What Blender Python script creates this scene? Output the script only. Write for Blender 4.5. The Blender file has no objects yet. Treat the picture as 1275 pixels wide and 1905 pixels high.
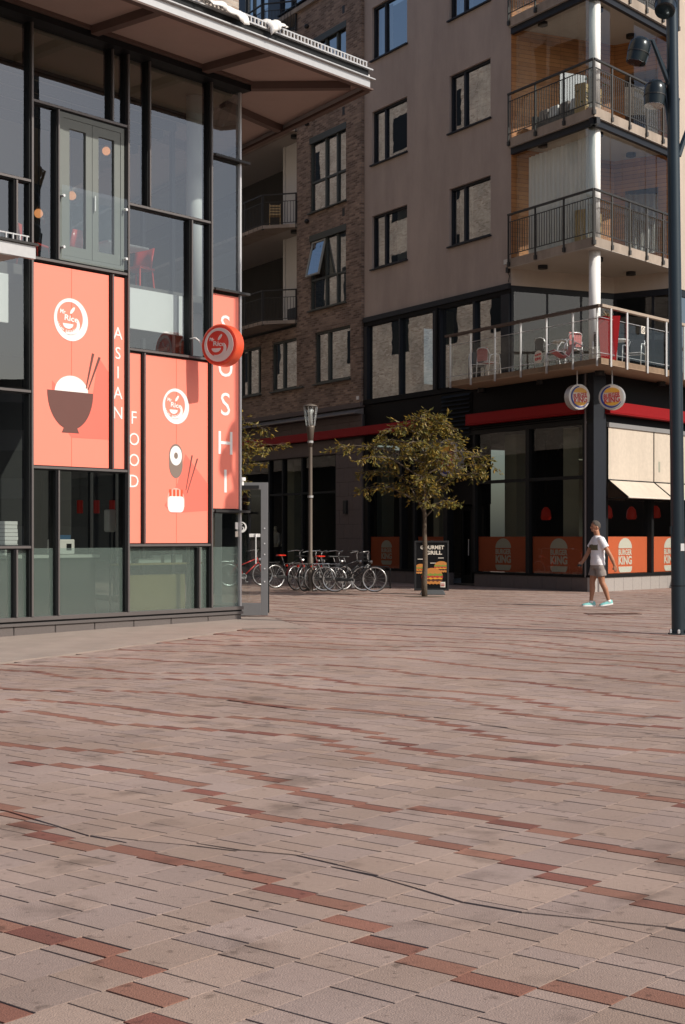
import bpy, math, random
from mathutils import Vector, Matrix
import bmesh
rnd = random.Random(7)
R_ = math.radians
SC = bpy.context.scene
COL = SC.collection
# ------------------------------------------------------------------ camera, sky, sun, exposure
HC, FPX, CX, HY = 1.45, 2645.8, 637.5, 1000.0
cam = bpy.data.cameras.new('camera'); camo = bpy.data.objects.new('camera', cam); COL.objects.link(camo)
cam.sensor_fit = 'VERTICAL'; cam.sensor_height = 36; cam.sensor_width = 24; cam.lens = 50
cam.shift_y = 47.5/1905; cam.clip_start = .1; cam.clip_end = 900
camo.location = (0, 0, HC); camo.rotation_euler = (R_(90), 0, 0)
SC.camera = camo
SUN_AZ = Vector((.868, -.497, 0)); SUN_EL = R_(38.5)
W = bpy.data.worlds.new('World'); SC.world = W; W.use_nodes = True
nt = W.node_tree; bg = nt.nodes['Background']
sky = nt.nodes.new('ShaderNodeTexSky'); sky.sky_type = 'NISHITA'; sky.sun_disc = False
sky.sun_elevation = SUN_EL; sky.sun_rotation = math.atan2(SUN_AZ.x, SUN_AZ.y)
sky.air_density = 1.0; sky.dust_density = 2.6; sky.ozone_density = 1.0
nt.links.new(sky.outputs[0], bg.inputs[0]); bg.inputs[1].default_value = .115
sl = bpy.data.lights.new('sun', 'SUN'); slo = bpy.data.objects.new('sun', sl); COL.objects.link(slo)
sl.energy = 4.5; sl.angle = R_(.55); sl.color = (1, .93, .83)
to_sun = (SUN_AZ*math.cos(SUN_EL) + Vector((0, 0, math.sin(SUN_EL)))).normalized()
slo.rotation_euler = (-to_sun).to_track_quat('-Z', 'Y').to_euler(); slo.location = to_sun*60
SC.view_settings.view_transform = 'Standard'; SC.view_settings.look = 'None'
SC.view_settings.exposure = -.08; SC.view_settings.gamma = 1; SC.view_settings.use_curve_mapping = False
SC.cycles.max_bounces = 8; SC.cycles.transparent_max_bounces = 16

# ------------------------------------------------------------------ facade frames (x along facade, y inwards, z up)
def G(x, y, z=0):
    d = (HC-z)*FPX/(y-HY); return Vector(((x-CX)/FPX*d, d))
U = Vector((2282.5, FPX)).normalized(); V = Vector((-1647.5, FPX)).normalized()
class Fac:
    def __init__(s, O, D):
        s.O = O; s.D = D; s.I = Vector((-D.y, D.x)); s.ang = math.atan2(D.y, D.x)
        s.M = Matrix.Translation((O.x, O.y, 0)) @ Matrix.Rotation(s.ang, 4, 'Z')
    def px(s, x, y, n=0):
        k = (x-CX)/FPX; b = -(s.O+n*s.I)
        det = -s.D.x + k*s.D.y
        sl_ = (-b.x + k*b.y)/det
        p = s.O+sl_*s.D+n*s.I
        return sl_, HC-(y-HY)/FPX*p.y
    def s_(s, x, n=0): return s.px(x, 1000, n)[0]
    def w(s, a, n=0, z=0): return s.M @ Vector((a, n, z))
LF = Fac(G(447, 1152), U); KF = Fac(G(1105, 1101.5), -V); RF = Fac(KF.O, U)
R2K = KF.M.inverted() @ RF.M
# ------------------------------------------------------------------ helpers
def tag(o, label=None, cat=None, group=None, kind=None):
    if label: o['label'] = label
    if cat: o['category'] = cat
    if group: o['group'] = group
    if kind: o['kind'] = kind
    return o
def empty(name, M, label=None, cat=None, group=None):
    o = bpy.data.objects.new(name, None); COL.objects.link(o); o.empty_display_size = .2
    o.matrix_world = M; return tag(o, label, cat, group)
def at(x, y, z=0, rz=0): return Matrix.Translation((x, y, z)) @ Matrix.Rotation(rz, 4, 'Z')
class MB:
    def __init__(s, xf=None): s.v = []; s.f = []; s.xf = xf; s.c = []; s.cur = None
    def add(s, vs, fs):
        b = len(s.v); s.v += [tuple(s.xf @ Vector(p)) if s.xf else tuple(p) for p in vs]
        s.f += [tuple(i+b for i in f) for f in fs]
        s.c += [s.cur]*len(fs); return s
    def box(s, x0, x1, y0, y1, z0, z1):
        if x0 > x1: x0, x1 = x1, x0
        if y0 > y1: y0, y1 = y1, y0
        if z0 > z1: z0, z1 = z1, z0
        return s.add([(x0,y0,z0),(x1,y0,z0),(x1,y1,z0),(x0,y1,z0),(x0,y0,z1),(x1,y0,z1),(x1,y1,z1),(x0,y1,z1)],
                     [(3,2,1,0),(4,5,6,7),(0,1,5,4),(1,2,6,5),(2,3,7,6),(3,0,4,7)])
    def cham(s, x0, x1, y0, y1, z0, z1, c):      # box with chamfered front (-y) edges
        return s.add([(x0,y1,z0),(x1,y1,z0),(x1,y1,z1),(x0,y1,z1),(x0,y0+c,z0),(x1,y0+c,z0),(x1,y0+c,z1),(x0,y0+c,z1),
                      (x0+c,y0,z0+c),(x1-c,y0,z0+c),(x1-c,y0,z1-c),(x0+c,y0,z1-c)],
                     [(3,2,1,0),(0,1,5,4),(1,2,6,5),(2,3,7,6),(3,0,4,7),(4,5,9,8),(5,6,10,9),(6,7,11,10),(7,4,8,11),(8,9,10,11)])
    def prism(s, p, z0, z1):                     # xy polygon, ccw
        n = len(p)
        return s.add([(a, b, z0) for a, b in p]+[(a, b, z1) for a, b in p],
                     [tuple(range(n))[::-1], tuple(range(n, 2*n))]+[(i, (i+1) % n, n+(i+1) % n, n+i) for i in range(n)])
    def plate(s, p, y0, y1):                     # xz polygon extruded along y (front at y0)
        n = len(p)
        return s.add([(a, y0, b) for a, b in p]+[(a, y1, b) for a, b in p],
                     [tuple(range(n)), tuple(range(n, 2*n))[::-1]]+[((i+1) % n, i, n+i, n+(i+1) % n) for i in range(n)])
    def quad(s, a, b, c, d): return s.add([a, b, c, d], [(0, 1, 2, 3)])
    def tube(s, pts, r, n=8, cap=True):
        pts = [Vector(p) for p in pts]; m = len(pts)
        rs = r if isinstance(r, (list, tuple)) else [r]*m
        vs = []; pu = None
        for i, p in enumerate(pts):
            d = (pts[min(i+1, m-1)]-pts[max(i-1, 0)]).normalized()
            u = pu - d*pu.dot(d) if pu is not None else d.orthogonal()
            if u.length < 1e-5: u = d.orthogonal()
            u.normalize(); pu = u; w = d.cross(u)
            vs += [p+(u*math.cos(2*math.pi*k/n)+w*math.sin(2*math.pi*k/n))*rs[i] for k in range(n)]
        fs = [(i*n+k, i*n+(k+1) % n, (i+1)*n+(k+1) % n, (i+1)*n+k) for i in range(m-1) for k in range(n)]
        if cap: fs += [tuple(range(n))[::-1], tuple(range((m-1)*n, m*n))]
        return s.add(vs, fs)
    def lathe(s, prof, n=20, c=(0, 0, 0), axis='z', cap=True):
        vs = []
        for r, h in prof:
            for k in range(n):
                a = 2*math.pi*k/n; p = (r*math.cos(a), r*math.sin(a), h)
                if axis == 'y': p = (p[0], p[2], p[1])
                if axis == 'x': p = (p[2], p[0], p[1])
                vs.append((p[0]+c[0], p[1]+c[1], p[2]+c[2]))
        m = len(prof)
        fs = [(i*n+k, i*n+(k+1) % n, (i+1)*n+(k+1) % n, (i+1)*n+k) for i in range(m-1) for k in range(n)]
        if cap: fs += [tuple(range(n))[::-1], tuple(range((m-1)*n, m*n))]
        return s.add(vs, fs)
    def ball(s, c, r, n=12, m=8, sc=(1, 1, 1)):
        prof = [(max(1e-3, math.sin(math.pi*i/m))*r, -math.cos(math.pi*i/m)*r) for i in range(m+1)]
        b = len(s.v); s.lathe(prof, n, (0, 0, 0), cap=False)
        for i in range(b, len(s.v)):
            p = s.v[i]; s.v[i] = (p[0]*sc[0]+c[0], p[1]*sc[1]+c[1], p[2]*sc[2]+c[2])
        return s
    def mesh(s, name):
        me = bpy.data.meshes.new(name); me.from_pydata(s.v, [], s.f); me.update()
        bm = bmesh.new(); bm.from_mesh(me); bmesh.ops.recalc_face_normals(bm, faces=bm.faces); bm.to_mesh(me); bm.free()
        if any(c is not None for c in s.c):
            at_ = me.color_attributes.new('tint', 'FLOAT_COLOR', 'CORNER')
            for p, c in zip(me.polygons, s.c):
                for li in p.loop_indices: at_.data[li].color = (*(c or (1, 1, 1)), 1)
        return me
    def build(s, name, mat, parent=None, smooth=False, M=None, bevel=0):
        o = obj(name, s.mesh(name), mat, parent, M)
        if smooth:
            for p in o.data.polygons: p.use_smooth = True
        if bevel:
            b = o.modifiers.new('bevel', 'BEVEL'); b.width = bevel; b.segments = 2; b.limit_method = 'ANGLE'
        return o
def obj(name, me, mat, parent=None, M=None):
    o = bpy.data.objects.new(name, me); COL.objects.link(o)
    if mat and not me.materials: me.materials.append(mat)
    if parent: o.parent = parent
    if M is not None: o.matrix_local = M
    return o
def autosmooth(o, ang=40):
    for p in o.data.polygons: p.use_smooth = True
    bm = bmesh.new(); bm.from_mesh(o.data)
    for e in bm.edges:
        e.smooth = not (len(e.link_faces) == 2 and e.calc_face_angle(0) > R_(ang))
    bm.to_mesh(o.data); bm.free(); return o
def copy_tree(o, parent=None):
    c = o.copy(); COL.objects.link(c); c.parent = parent
    for ch in list(o.children): copy_tree(ch, c)
    return c
TXT = {}
def text_mesh(body, bold=0, depth=.004, space=1.0):
    k = (body, bold, depth, space)
    if k in TXT: return TXT[k]
    cu = bpy.data.curves.new('t', 'FONT'); cu.body = body; cu.align_x = 'CENTER'; cu.align_y = 'CENTER'
    cu.size = 1; cu.offset = bold; cu.extrude = depth; cu.space_character = space; cu.resolution_u = 3
    o = bpy.data.objects.new('t', cu); COL.objects.link(o)
    dg = bpy.context.evaluated_depsgraph_get(); dg.update()
    me = bpy.data.meshes.new_from_object(o.evaluated_get(dg)); bpy.data.objects.remove(o)
    xs = [v.co.x for v in me.vertices]; ys = [v.co.y for v in me.vertices]
    vs = [((v.co.x-(max(xs)+min(xs))/2), (v.co.y-(max(ys)+min(ys))/2), v.co.z) for v in me.vertices]
    fs = [tuple(p.vertices) for p in me.polygons]
    TXT[k] = (vs, fs, max(xs)-min(xs), max(ys)-min(ys)); bpy.data.meshes.remove(me); return TXT[k]
def text(mb, body, x, y, z, w=None, h=None, bold=0, rot=0, space=1.0, shear=0):
    """lettering in the local xz plane, facing -y, fitted to width w and/or height h"""
    vs, fs, tw, th = text_mesh(body, bold, .004, space)
    sx = w/tw if w else h/th; sy = h/th if h else sx
    c, s = math.cos(rot), math.sin(rot); out = []
    for a, b, d in vs:
        a, b = a*sx+shear*b*sy, b*sy; out.append((x+a*c-b*s, y-d, z+a*s+b*c))
    mb.add(out, fs); return mb
def arc(cx, cz, rx, rz, a0, a1, n=24):
    return [(cx+rx*math.cos(R_(a0+(a1-a0)*i/n)), cz+rz*math.sin(R_(a0+(a1-a0)*i/n))) for i in range(n+1)]
def band(mb, outer, inner, y0, y1):              # strip between two equally long outlines, xz
    for i in range(len(outer)-1): mb.plate([outer[i], inner[i], inner[i+1], outer[i+1]][::-1], y0, y1)
# ------------------------------------------------------------------ materials
MT = {}
def mat(name, col, rough=.6, metal=0, var=.12, scale=6, bump=0, bscale=60, emit=None, es=1, spec=.5, attr=False, coat=0, obj_space=True, streak=0):
    if name in MT: return MT[name]
    m = bpy.data.materials.new(name); m.use_nodes = True; n = m.node_tree.nodes; l = m.node_tree.links
    b = n['Principled BSDF']; b.inputs['Roughness'].default_value = rough; b.inputs['Metallic'].default_value = metal
    b.inputs['Specular IOR Level'].default_value = spec; b.inputs['Coat Weight'].default_value = coat
    tc = n.new('ShaderNodeTexCoord'); no = n.new('ShaderNodeTexNoise'); no.inputs['Scale'].default_value = scale; no.inputs['Detail'].default_value = 6; no.inputs['Roughness'].default_value = .65
    l.new(tc.outputs['Object'], no.inputs['Vector'])
    mx = n.new('ShaderNodeMix'); mx.data_type = 'RGBA'
    mx.inputs[6].default_value = (*[c*(1-var) for c in col], 1); mx.inputs[7].default_value = (*[min(1, c*(1+var)) for c in col], 1)
    l.new(no.outputs['Fac'], mx.inputs[0]); out = mx.outputs[2]
    if streak:                                   # rain streaks and grime running down
        mp = n.new('ShaderNodeMapping'); mp.inputs['Scale'].default_value = (.45, .45, .10); l.new(tc.outputs['Object'], mp.inputs[0])
        n2 = n.new('ShaderNodeTexNoise'); n2.inputs['Scale'].default_value = 1.5; n2.inputs['Detail'].default_value = 8; n2.inputs['Roughness'].default_value = .7; l.new(mp.outputs[0], n2.inputs['Vector'])
        cr = n.new('ShaderNodeValToRGB'); cr.color_ramp.elements[0].position = .42; cr.color_ramp.elements[0].color = (1-streak,)*3+(1,); cr.color_ramp.elements[1].position = .62; l.new(n2.outputs['Fac'], cr.inputs[0])
        mm = n.new('ShaderNodeMix'); mm.data_type = 'RGBA'; mm.blend_type = 'MULTIPLY'; mm.inputs[0].default_value = 1
        l.new(out, mm.inputs[6]); l.new(cr.outputs[0], mm.inputs[7]); out = mm.outputs[2]
    if attr:
        at_ = n.new('ShaderNodeAttribute'); at_.attribute_name = 'tint'; mm = n.new('ShaderNodeMix'); mm.data_type = 'RGBA'; mm.blend_type = 'MULTIPLY'; mm.inputs[0].default_value = 1
        l.new(out, mm.inputs[6]); l.new(at_.outputs['Color'], mm.inputs[7]); out = mm.outputs[2]
    l.new(out, b.inputs['Base Color'])
    if bump:
        nb = n.new('ShaderNodeTexNoise'); nb.inputs['Scale'].default_value = bscale; nb.inputs['Detail'].default_value = 4; l.new(tc.outputs['Object'], nb.inputs['Vector'])
        bp = n.new('ShaderNodeBump'); bp.inputs['Strength'].default_value = bump; bp.inputs['Distance'].default_value = .02; l.new(nb.outputs['Fac'], bp.inputs['Height']); l.new(bp.outputs[0], b.inputs['Normal'])
    if emit: b.inputs['Emission Color'].default_value = (*emit, 1); b.inputs['Emission Strength'].default_value = es
    MT[name] = m; return m
def glass(name, base=.06, k=1.0, tint=(.9, .94, .93), wav=.02, rough=0.0, film=None):
    m = bpy.data.materials.new(name); m.use_nodes = True; n = m.node_tree.nodes; l = m.node_tree.links
    n.remove(n['Principled BSDF']); out = n['Material Output']
    ge = n.new('ShaderNodeNewGeometry'); dt = n.new('ShaderNodeVectorMath'); dt.operation = 'DOT_PRODUCT'; l.new(ge.outputs['True Normal'], dt.inputs[0]); l.new(ge.outputs['Incoming'], dt.inputs[1])
    ab = n.new('ShaderNodeMath'); ab.operation = 'ABSOLUTE'; l.new(dt.outputs['Value'], ab.inputs[0]); om = n.new('ShaderNodeMath'); om.operation = 'SUBTRACT'; om.inputs[0].default_value = 1; l.new(ab.outputs[0], om.inputs[1])
    pw = n.new('ShaderNodeMath'); pw.operation = 'POWER'; pw.inputs[1].default_value = 5; l.new(om.outputs[0], pw.inputs[0])
    fr = n.new('ShaderNodeMath'); fr.operation = 'MULTIPLY_ADD'; fr.inputs[1].default_value = .94; fr.inputs[2].default_value = .06; l.new(pw.outputs[0], fr.inputs[0])
    ma = n.new('ShaderNodeMath'); ma.operation = 'MULTIPLY_ADD'; ma.inputs[1].default_value = k; ma.inputs[2].default_value = base; ma.use_clamp = True; l.new(fr.outputs[0], ma.inputs[0])
    tr = n.new('ShaderNodeBsdfTransparent'); tr.inputs[0].default_value = (*tint, 1)
    gl = n.new('ShaderNodeBsdfGlossy'); gl.inputs['Roughness'].default_value = rough; gl.inputs['Color'].default_value = (.92, .94, .97, 1)
    tc = n.new('ShaderNodeTexCoord'); no = n.new('ShaderNodeTexNoise'); no.inputs['Scale'].default_value = 1.3; no.inputs['Detail'].default_value = 2; l.new(tc.outputs['Object'], no.inputs['Vector'])
    bp = n.new('ShaderNodeBump'); bp.inputs['Strength'].default_value = wav; bp.inputs['Distance'].default_value = .3; l.new(no.outputs['Fac'], bp.inputs['Height']); l.new(bp.outputs[0], gl.inputs['Normal'])
    mx = n.new('ShaderNodeMixShader'); l.new(ma.outputs[0], mx.inputs[0]); src = tr.outputs[0]
    if film:
        df = n.new('ShaderNodeBsdfDiffuse'); df.inputs[0].default_value = (*film[0], 1)
        tl = n.new('ShaderNodeBsdfTranslucent'); tl.inputs[0].default_value = (*film[0], 1)
        m0 = n.new('ShaderNodeMixShader'); m0.inputs[0].default_value = .4; l.new(df.outputs[0], m0.inputs[1]); l.new(tl.outputs[0], m0.inputs[2])
        m1 = n.new('ShaderNodeMixShader'); m1.inputs[0].default_value = film[1]; l.new(tr.outputs[0], m1.inputs[1]); l.new(m0.outputs[0], m1.inputs[2]); src = m1.outputs[0]
    l.new(src, mx.inputs[1]); l.new(gl.outputs[0], mx.inputs[2]); l.new(mx.outputs[0], out.inputs[0]); MT[name] = m; return m
def pattern(name, c1, c2, mortar, bw, bh, gap, rough=.85, bump=.5, offset=.5, bias=0, plane='xz', extra=None):
    m = bpy.data.materials.new(name); m.use_nodes = True; n = m.node_tree.nodes; l = m.node_tree.links
    b = n['Principled BSDF']; b.inputs['Roughness'].default_value = rough
    tc = n.new('ShaderNodeTexCoord'); sp = n.new('ShaderNodeSeparateXYZ'); l.new(tc.outputs['Object'], sp.inputs[0])
    cb = n.new('ShaderNodeCombineXYZ')
    if plane == 'xz':
        ad = n.new('ShaderNodeMath'); l.new(sp.outputs[0], ad.inputs[0]); l.new(sp.outputs[1], ad.inputs[1]); l.new(ad.outputs[0], cb.inputs[0]); l.new(sp.outputs[2], cb.inputs[1])
    else:
        mp = n.new('ShaderNodeMapping'); mp.inputs['Rotation'].default_value = (0, 0, R_(plane)); l.new(tc.outputs['Object'], mp.inputs[0])
    br = n.new('ShaderNodeTexBrick'); br.offset = offset
    for k, v in (('Color1', c1), ('Color2', c2), ('Mortar', mortar)): br.inputs[k].default_value = (*v, 1)
    br.inputs['Scale'].default_value = 1; br.inputs['Brick Width'].default_value = bw; br.inputs['Row Height'].default_value = bh
    br.inputs['Mortar Size'].default_value = gap; br.inputs['Bias'].default_value = bias; br.inputs['Mortar Smooth'].default_value = .2
    l.new(cb.outputs[0] if plane == 'xz' else mp.outputs[0], br.inputs['Vector'])
    no = n.new('ShaderNodeTexNoise'); no.inputs['Scale'].default_value = 1.1; no.inputs['Detail'].default_value = 8; l.new(tc.outputs['Object'], no.inputs['Vector'])
    cr = n.new('ShaderNodeValToRGB'); cr.color_ramp.elements[0].position = .3; cr.color_ramp.elements[0].color = (.7, .7, .7, 1); cr.color_ramp.elements[1].position = .7; cr.color_ramp.elements[1].color = (1.15, 1.13, 1.1, 1); l.new(no.outputs['Fac'], cr.inputs[0])
    mm = n.new('ShaderNodeMix'); mm.data_type = 'RGBA'; mm.blend_type = 'MULTIPLY'; mm.inputs[0].default_value = 1; l.new(br.outputs['Color'], mm.inputs[6]); l.new(cr.outputs[0], mm.inputs[7])
    l.new(mm.outputs[2], b.inputs['Base Color'])
    bp = n.new('ShaderNodeBump'); bp.inputs['Strength'].default_value = bump; bp.inputs['Distance'].default_value = .01; bp.invert = True; l.new(br.outputs['Fac'], bp.inputs['Height']); l.new(bp.outputs[0], b.inputs['Normal'])
    MT[name] = m; return m

DARK = mat('dark_frame', (.010, .011, .012), .5, 0, .2, 8, spec=.25)
MULL = mat('mullion_grey', (.035, .033, .032), .45, .3, .15, 10)
CAPM = mat('mullion_cap', (.16, .145, .14), .4, .5, .1, 10)
STEEL = mat('galvanised', (.55, .55, .55), .38, .45, .12, 14)
GREYM = mat('grey_door_frame', (.16, .175, .165), .5, .2, .08, 6)
DOORM = mat('grey_steel', (.20, .20, .205), .5, .3, .08, 6)
SOFF = mat('soffit_board', (.34, .25, .215), .65, 0, .1, 2.5)
RIBM = mat('soffit_beam', (.10, .062, .05), .55, 0, .15, 6)
REDP = mat('salmon_panel', (.92, .25, .18), .4, 0, .02, 2)
REDP2 = mat('salmon_shade_print', (.84, .17, .125), .4, 0, .02, 2)
WHITE = mat('white_paint', (.8, .79, .77), .5, 0, .04, 5)
WALLW = mat('interior_white', (.62, .61, .58), .7, 0, .05, 2)
BROWN = mat('bowl_brown', (.13, .055, .045), .5, 0, .08, 5)
GREYP = mat('print_grey', (.22, .17, .14), .5, 0, .05, 5)
PINKP = mat('print_pink', (.85, .42, .35), .45, 0, .03, 5)
SIGNR = mat('sign_red', (.62, .035, .02), .35, 0, .05, 5, coat=.3)
SIGNO = mat('sign_rim', (.72, .09, .035), .4, 0, .06, 5)
SIGNW = mat('sign_white', (.60, .52, .50), .4, 0, .03, 5)
STONE = mat('granite_plinth', (.115, .098, .092), .8, 0, .35, 45, bump=.3, bscale=120)
STONE2 = mat('stone_cladding', (.125, .102, .098), .8, 0, .16, 7, bump=.25, bscale=50)
CONC = mat('concrete_strip', (.29, .235, .20), .9, 0, .28, 2.2, bump=.3, bscale=90)
PLAS = mat('beige_render', (.45, .375, .333), .9, 0, .13, .7, bump=.25, bscale=160, streak=.16)
PLASL = mat('cream_render', (.50, .42, .35), .9, 0, .08, 1.5, bump=.2, bscale=160, streak=.12)
NAVY = mat('navy_frame', (.012, .015, .022), .5, 0, .12, 8, spec=.3)
GREENF = mat('green_grey_frame', (.055, .065, .06), .5, .1, .12, 8)
BRICK = pattern('brown_brick', (.36, .262, .205), (.14, .092, .072), (.25, .205, .175), .25, .075, .011, .9, .6)
BRICKL = pattern('pale_brick', (.62, .54, .47), (.34, .26, .21), (.50, .45, .40), .25, .075, .011, .9, .6)
ATTIC = mat('attic_panel', (.035, .043, .06), .45, .2, .1, 3)
BLACKP = mat('black_panel', (.006, .006, .007), .6, 0, .2, 6, spec=.15)
REDB = mat('red_fascia', (.26, .006, .008), .55, 0, .1, 9, spec=.2)
ORNG = mat('orange_film', (.68, .145, .058), .5, 0, .06, 2)
CREAM = mat('cream_print', (.70, .64, .55), .45, 0, .02, 5)
BLUE = mat('logo_blue', (.02, .04, .22), .4, 0, .05, 5)
YELL = mat('logo_yellow', (.70, .36, .05), .4, 0, .05, 5)
LOGR = mat('logo_red', (.50, .02, .02), .4, 0, .05, 5)
SLABM = mat('balcony_concrete', (.40, .33, .27), .85, 0, .25, 3, streak=.3)
WOODT = mat('weathered_timber', (.26, .175, .11), .8, 0, .3, 9, streak=.3)
CONCU = mat('balcony_soffit', (.42, .38, .34), .8, 0, .06, 2)
RAILM = mat('railing_grey', (.030, .029, .028), .5, .1, .1, 12)
RAILT = mat('timber_handrail', (.09, .062, .048), .7, 0, .3, 12)
WOODW = pattern('wood_cladding', (.46, .205, .07), (.34, .14, .045), (.12, .05, .02), 3.2, .12, .006, .6, .3)
CLOTHW = mat('white_curtain', (.78, .76, .72), .9, 0, .05, 3)
AWN = mat('awning_fabric', (.58, .50, .41), .9, 0, .16, 9, streak=.12)
POLEM = mat('blue_grey_pole', (.035, .05, .062), .35, .5, .1, 5)
POLEB = mat('lamp_post_paint', (.14, .115, .095), .5, .3, .12, 8)
ALU = mat('aluminium_tube', (.78, .78, .78), .3, .35, .05, 10)
WEAVE = mat('red_weave', (.55, .20, .20), .7, 0, .3, 60)
WEAVD = mat('dark_weave', (.10, .10, .10), .7, 0, .3, 60)
PLNT = mat('planter_red', (.40, .008, .012), .3, 0, .08, 5, coat=.3)
SKIN = mat('skin', (.40, .19, .11), .5, 0, .1, 14)
HAIR = mat('grey_hair', (.075, .062, .052), .85, 0, .6, 70)
SHIRT = mat('white_shirt', (.78, .77, .80), .85, 0, .03, 10, bump=.4, bscale=14)
PRNT = mat('shirt_print', (.13, .12, .07), .85, 0, .95, 48)
SHORT = mat('grey_shorts', (.27, .235, .215), .9, 0, .1, 12, bump=.4, bscale=18)
TEAL = mat('teal_shoe', (.20, .52, .50), .6, 0, .15, 20)
BLKO = mat('black_plastic', (.012, .012, .013), .5, 0, .2, 10)
RUB = mat('tyre_rubber', (.025, .025, .025), .8, 0, .2, 30)
CHRM = mat('bike_metal', (.55, .55, .55), .3, .9, .1, 20)
BARK = mat('bark', (.10, .075, .052), .9, 0, .4, 18, bump=.6, bscale=30)
REDL = mat('red_lacquer', (.62, .03, .015), .3, 0, .06, 5, coat=.3)
FLOORI = mat('interior_floor', (.12, .11, .10), .5, 0, .1, 3)
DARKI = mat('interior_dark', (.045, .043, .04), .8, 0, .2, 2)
CEILI = mat('interior_ceiling', (.30, .24, .17), .8, 0, .08, 2)
BEIGE = mat('interior_column', (.34, .34, .27), .8, 0, .06, 2)
TIMB = mat('light_timber', (.52, .36, .17), .6, 0, .15, 5)
GLOW = mat('orange_lamp_glow', (.8, .4, .2), .5, emit=(1, .36, .13), es=1.1)
GLOWR = mat('red_lamp_glow', (.5, .05, .02), .5, emit=(1, .09, .03), es=1.6)
REDSH = mat('red_lamp_shade', (.30, .012, .01), .4, 0, .1, 5, emit=(1, .05, .02), es=.05)
GL_L = glass('facade_glass', .11, 1.1, (.74, .80, .80), .0008)
GL_C = glass('clear_glass', .035, 1.0, (.90, .94, .93), .01)
GL_D = glass('shop_glass', .015, .8, (.62, .65, .62), .005)
GL_W = glass('window_glass', .32, 1.2, (.40, .43, .42), .004)
GL_B = glass('balcony_glass', .0, .9, (.86, .90, .89), .01)
GL_F = glass('frosted_glass', .05, 1.0, (.62, .74, .69), .002, .12, film=((.21, .28, .25), .5))
# ------------------------------------------------------------------ ground
def sheet(name, pts, z, m, kind='structure', label=None):
    mb = MB(); mb.add([(a, b, z) for a, b in pts], [tuple(range(len(pts)))]); o = mb.build(name, m); o['kind'] = kind
    if label: o['label'] = label
    return o
FARM = pattern('distant_paving', (.27, .20, .168), (.235, .172, .145), (.13, .085, .07), .27, .135, .010, .9, .3, plane=51)
BEDM = mat('joint_sand', (.022, .016, .013), .95, 0, .3, 30)
sheet('ground', [(-160, 44), (160, 44), (160, 260), (-160, 260)], 0, FARM)
sheet('plaza_ground', [(-160, -120), (160, -120), (160, 44.1), (-160, 44.1)], -.18, FARM)
SLAB = mat('paving_slab', (.335, .247, .209), .88, 0, .22, 34, bump=.35, bscale=150, attr=True)
def slab_stains():
    n = SLAB.node_tree.nodes; l = SLAB.node_tree.links; b = n['Principled BSDF']; src = b.inputs['Base Color'].links[0].from_socket
    g = n.new('ShaderNodeNewGeometry')
    for sc, lo, hi, dk in ((.45, .35, .60, .80), (2.3, .30, .42, .62), (9, .29, .36, .60), (21, .30, .35, .62)):
        no = n.new('ShaderNodeTexNoise'); no.inputs['Scale'].default_value = sc; no.inputs['Detail'].default_value = 5; l.new(g.outputs['Position'], no.inputs['Vector'])
        cr = n.new('ShaderNodeValToRGB'); cr.color_ramp.elements[0].position = lo; cr.color_ramp.elements[0].color = (dk, dk*.97, dk*.94, 1); cr.color_ramp.elements[1].position = hi; l.new(no.outputs['Fac'], cr.inputs[0])
        mm = n.new('ShaderNodeMix'); mm.data_type = 'RGBA'; mm.blend_type = 'MULTIPLY'; mm.inputs[0].default_value = 1; l.new(src, mm.inputs[6]); l.new(cr.outputs[0], mm.inputs[7]); src = mm.outputs[2]
    l.new(src, b.inputs['Base Color'])
slab_stains()
CONC_P = [G(-260, 1262), G(0, 1225), G(200, 1202), G(350, 1182), G(450, 1168), G(575, 1168), G(500, 1149), G(446, 1149)] + [LF.w(-1, 1).xy, LF.w(-12, 1).xy]
def inside(p, poly):
    c = False; j = len(poly)-1
    for i in range(len(poly)):
        a, b = poly[i], poly[j]
        if (a[1] > p[1]) != (b[1] > p[1]) and p[0] < (b[0]-a[0])*(p[1]-a[1])/(b[1]-a[1])+a[0]: c = not c
        j = i
    return c
def sag(x, y):                                   # the plaza dips a little along the restaurant front
    p = Vector((x, y))-LF.O; a = p.dot(LF.D); n = p.dot(LF.I)
    return -.085*max(0, min(1.8, -a/5.1))*max(0, min(1, 1+n/7)) if n < 2 else 0
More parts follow.
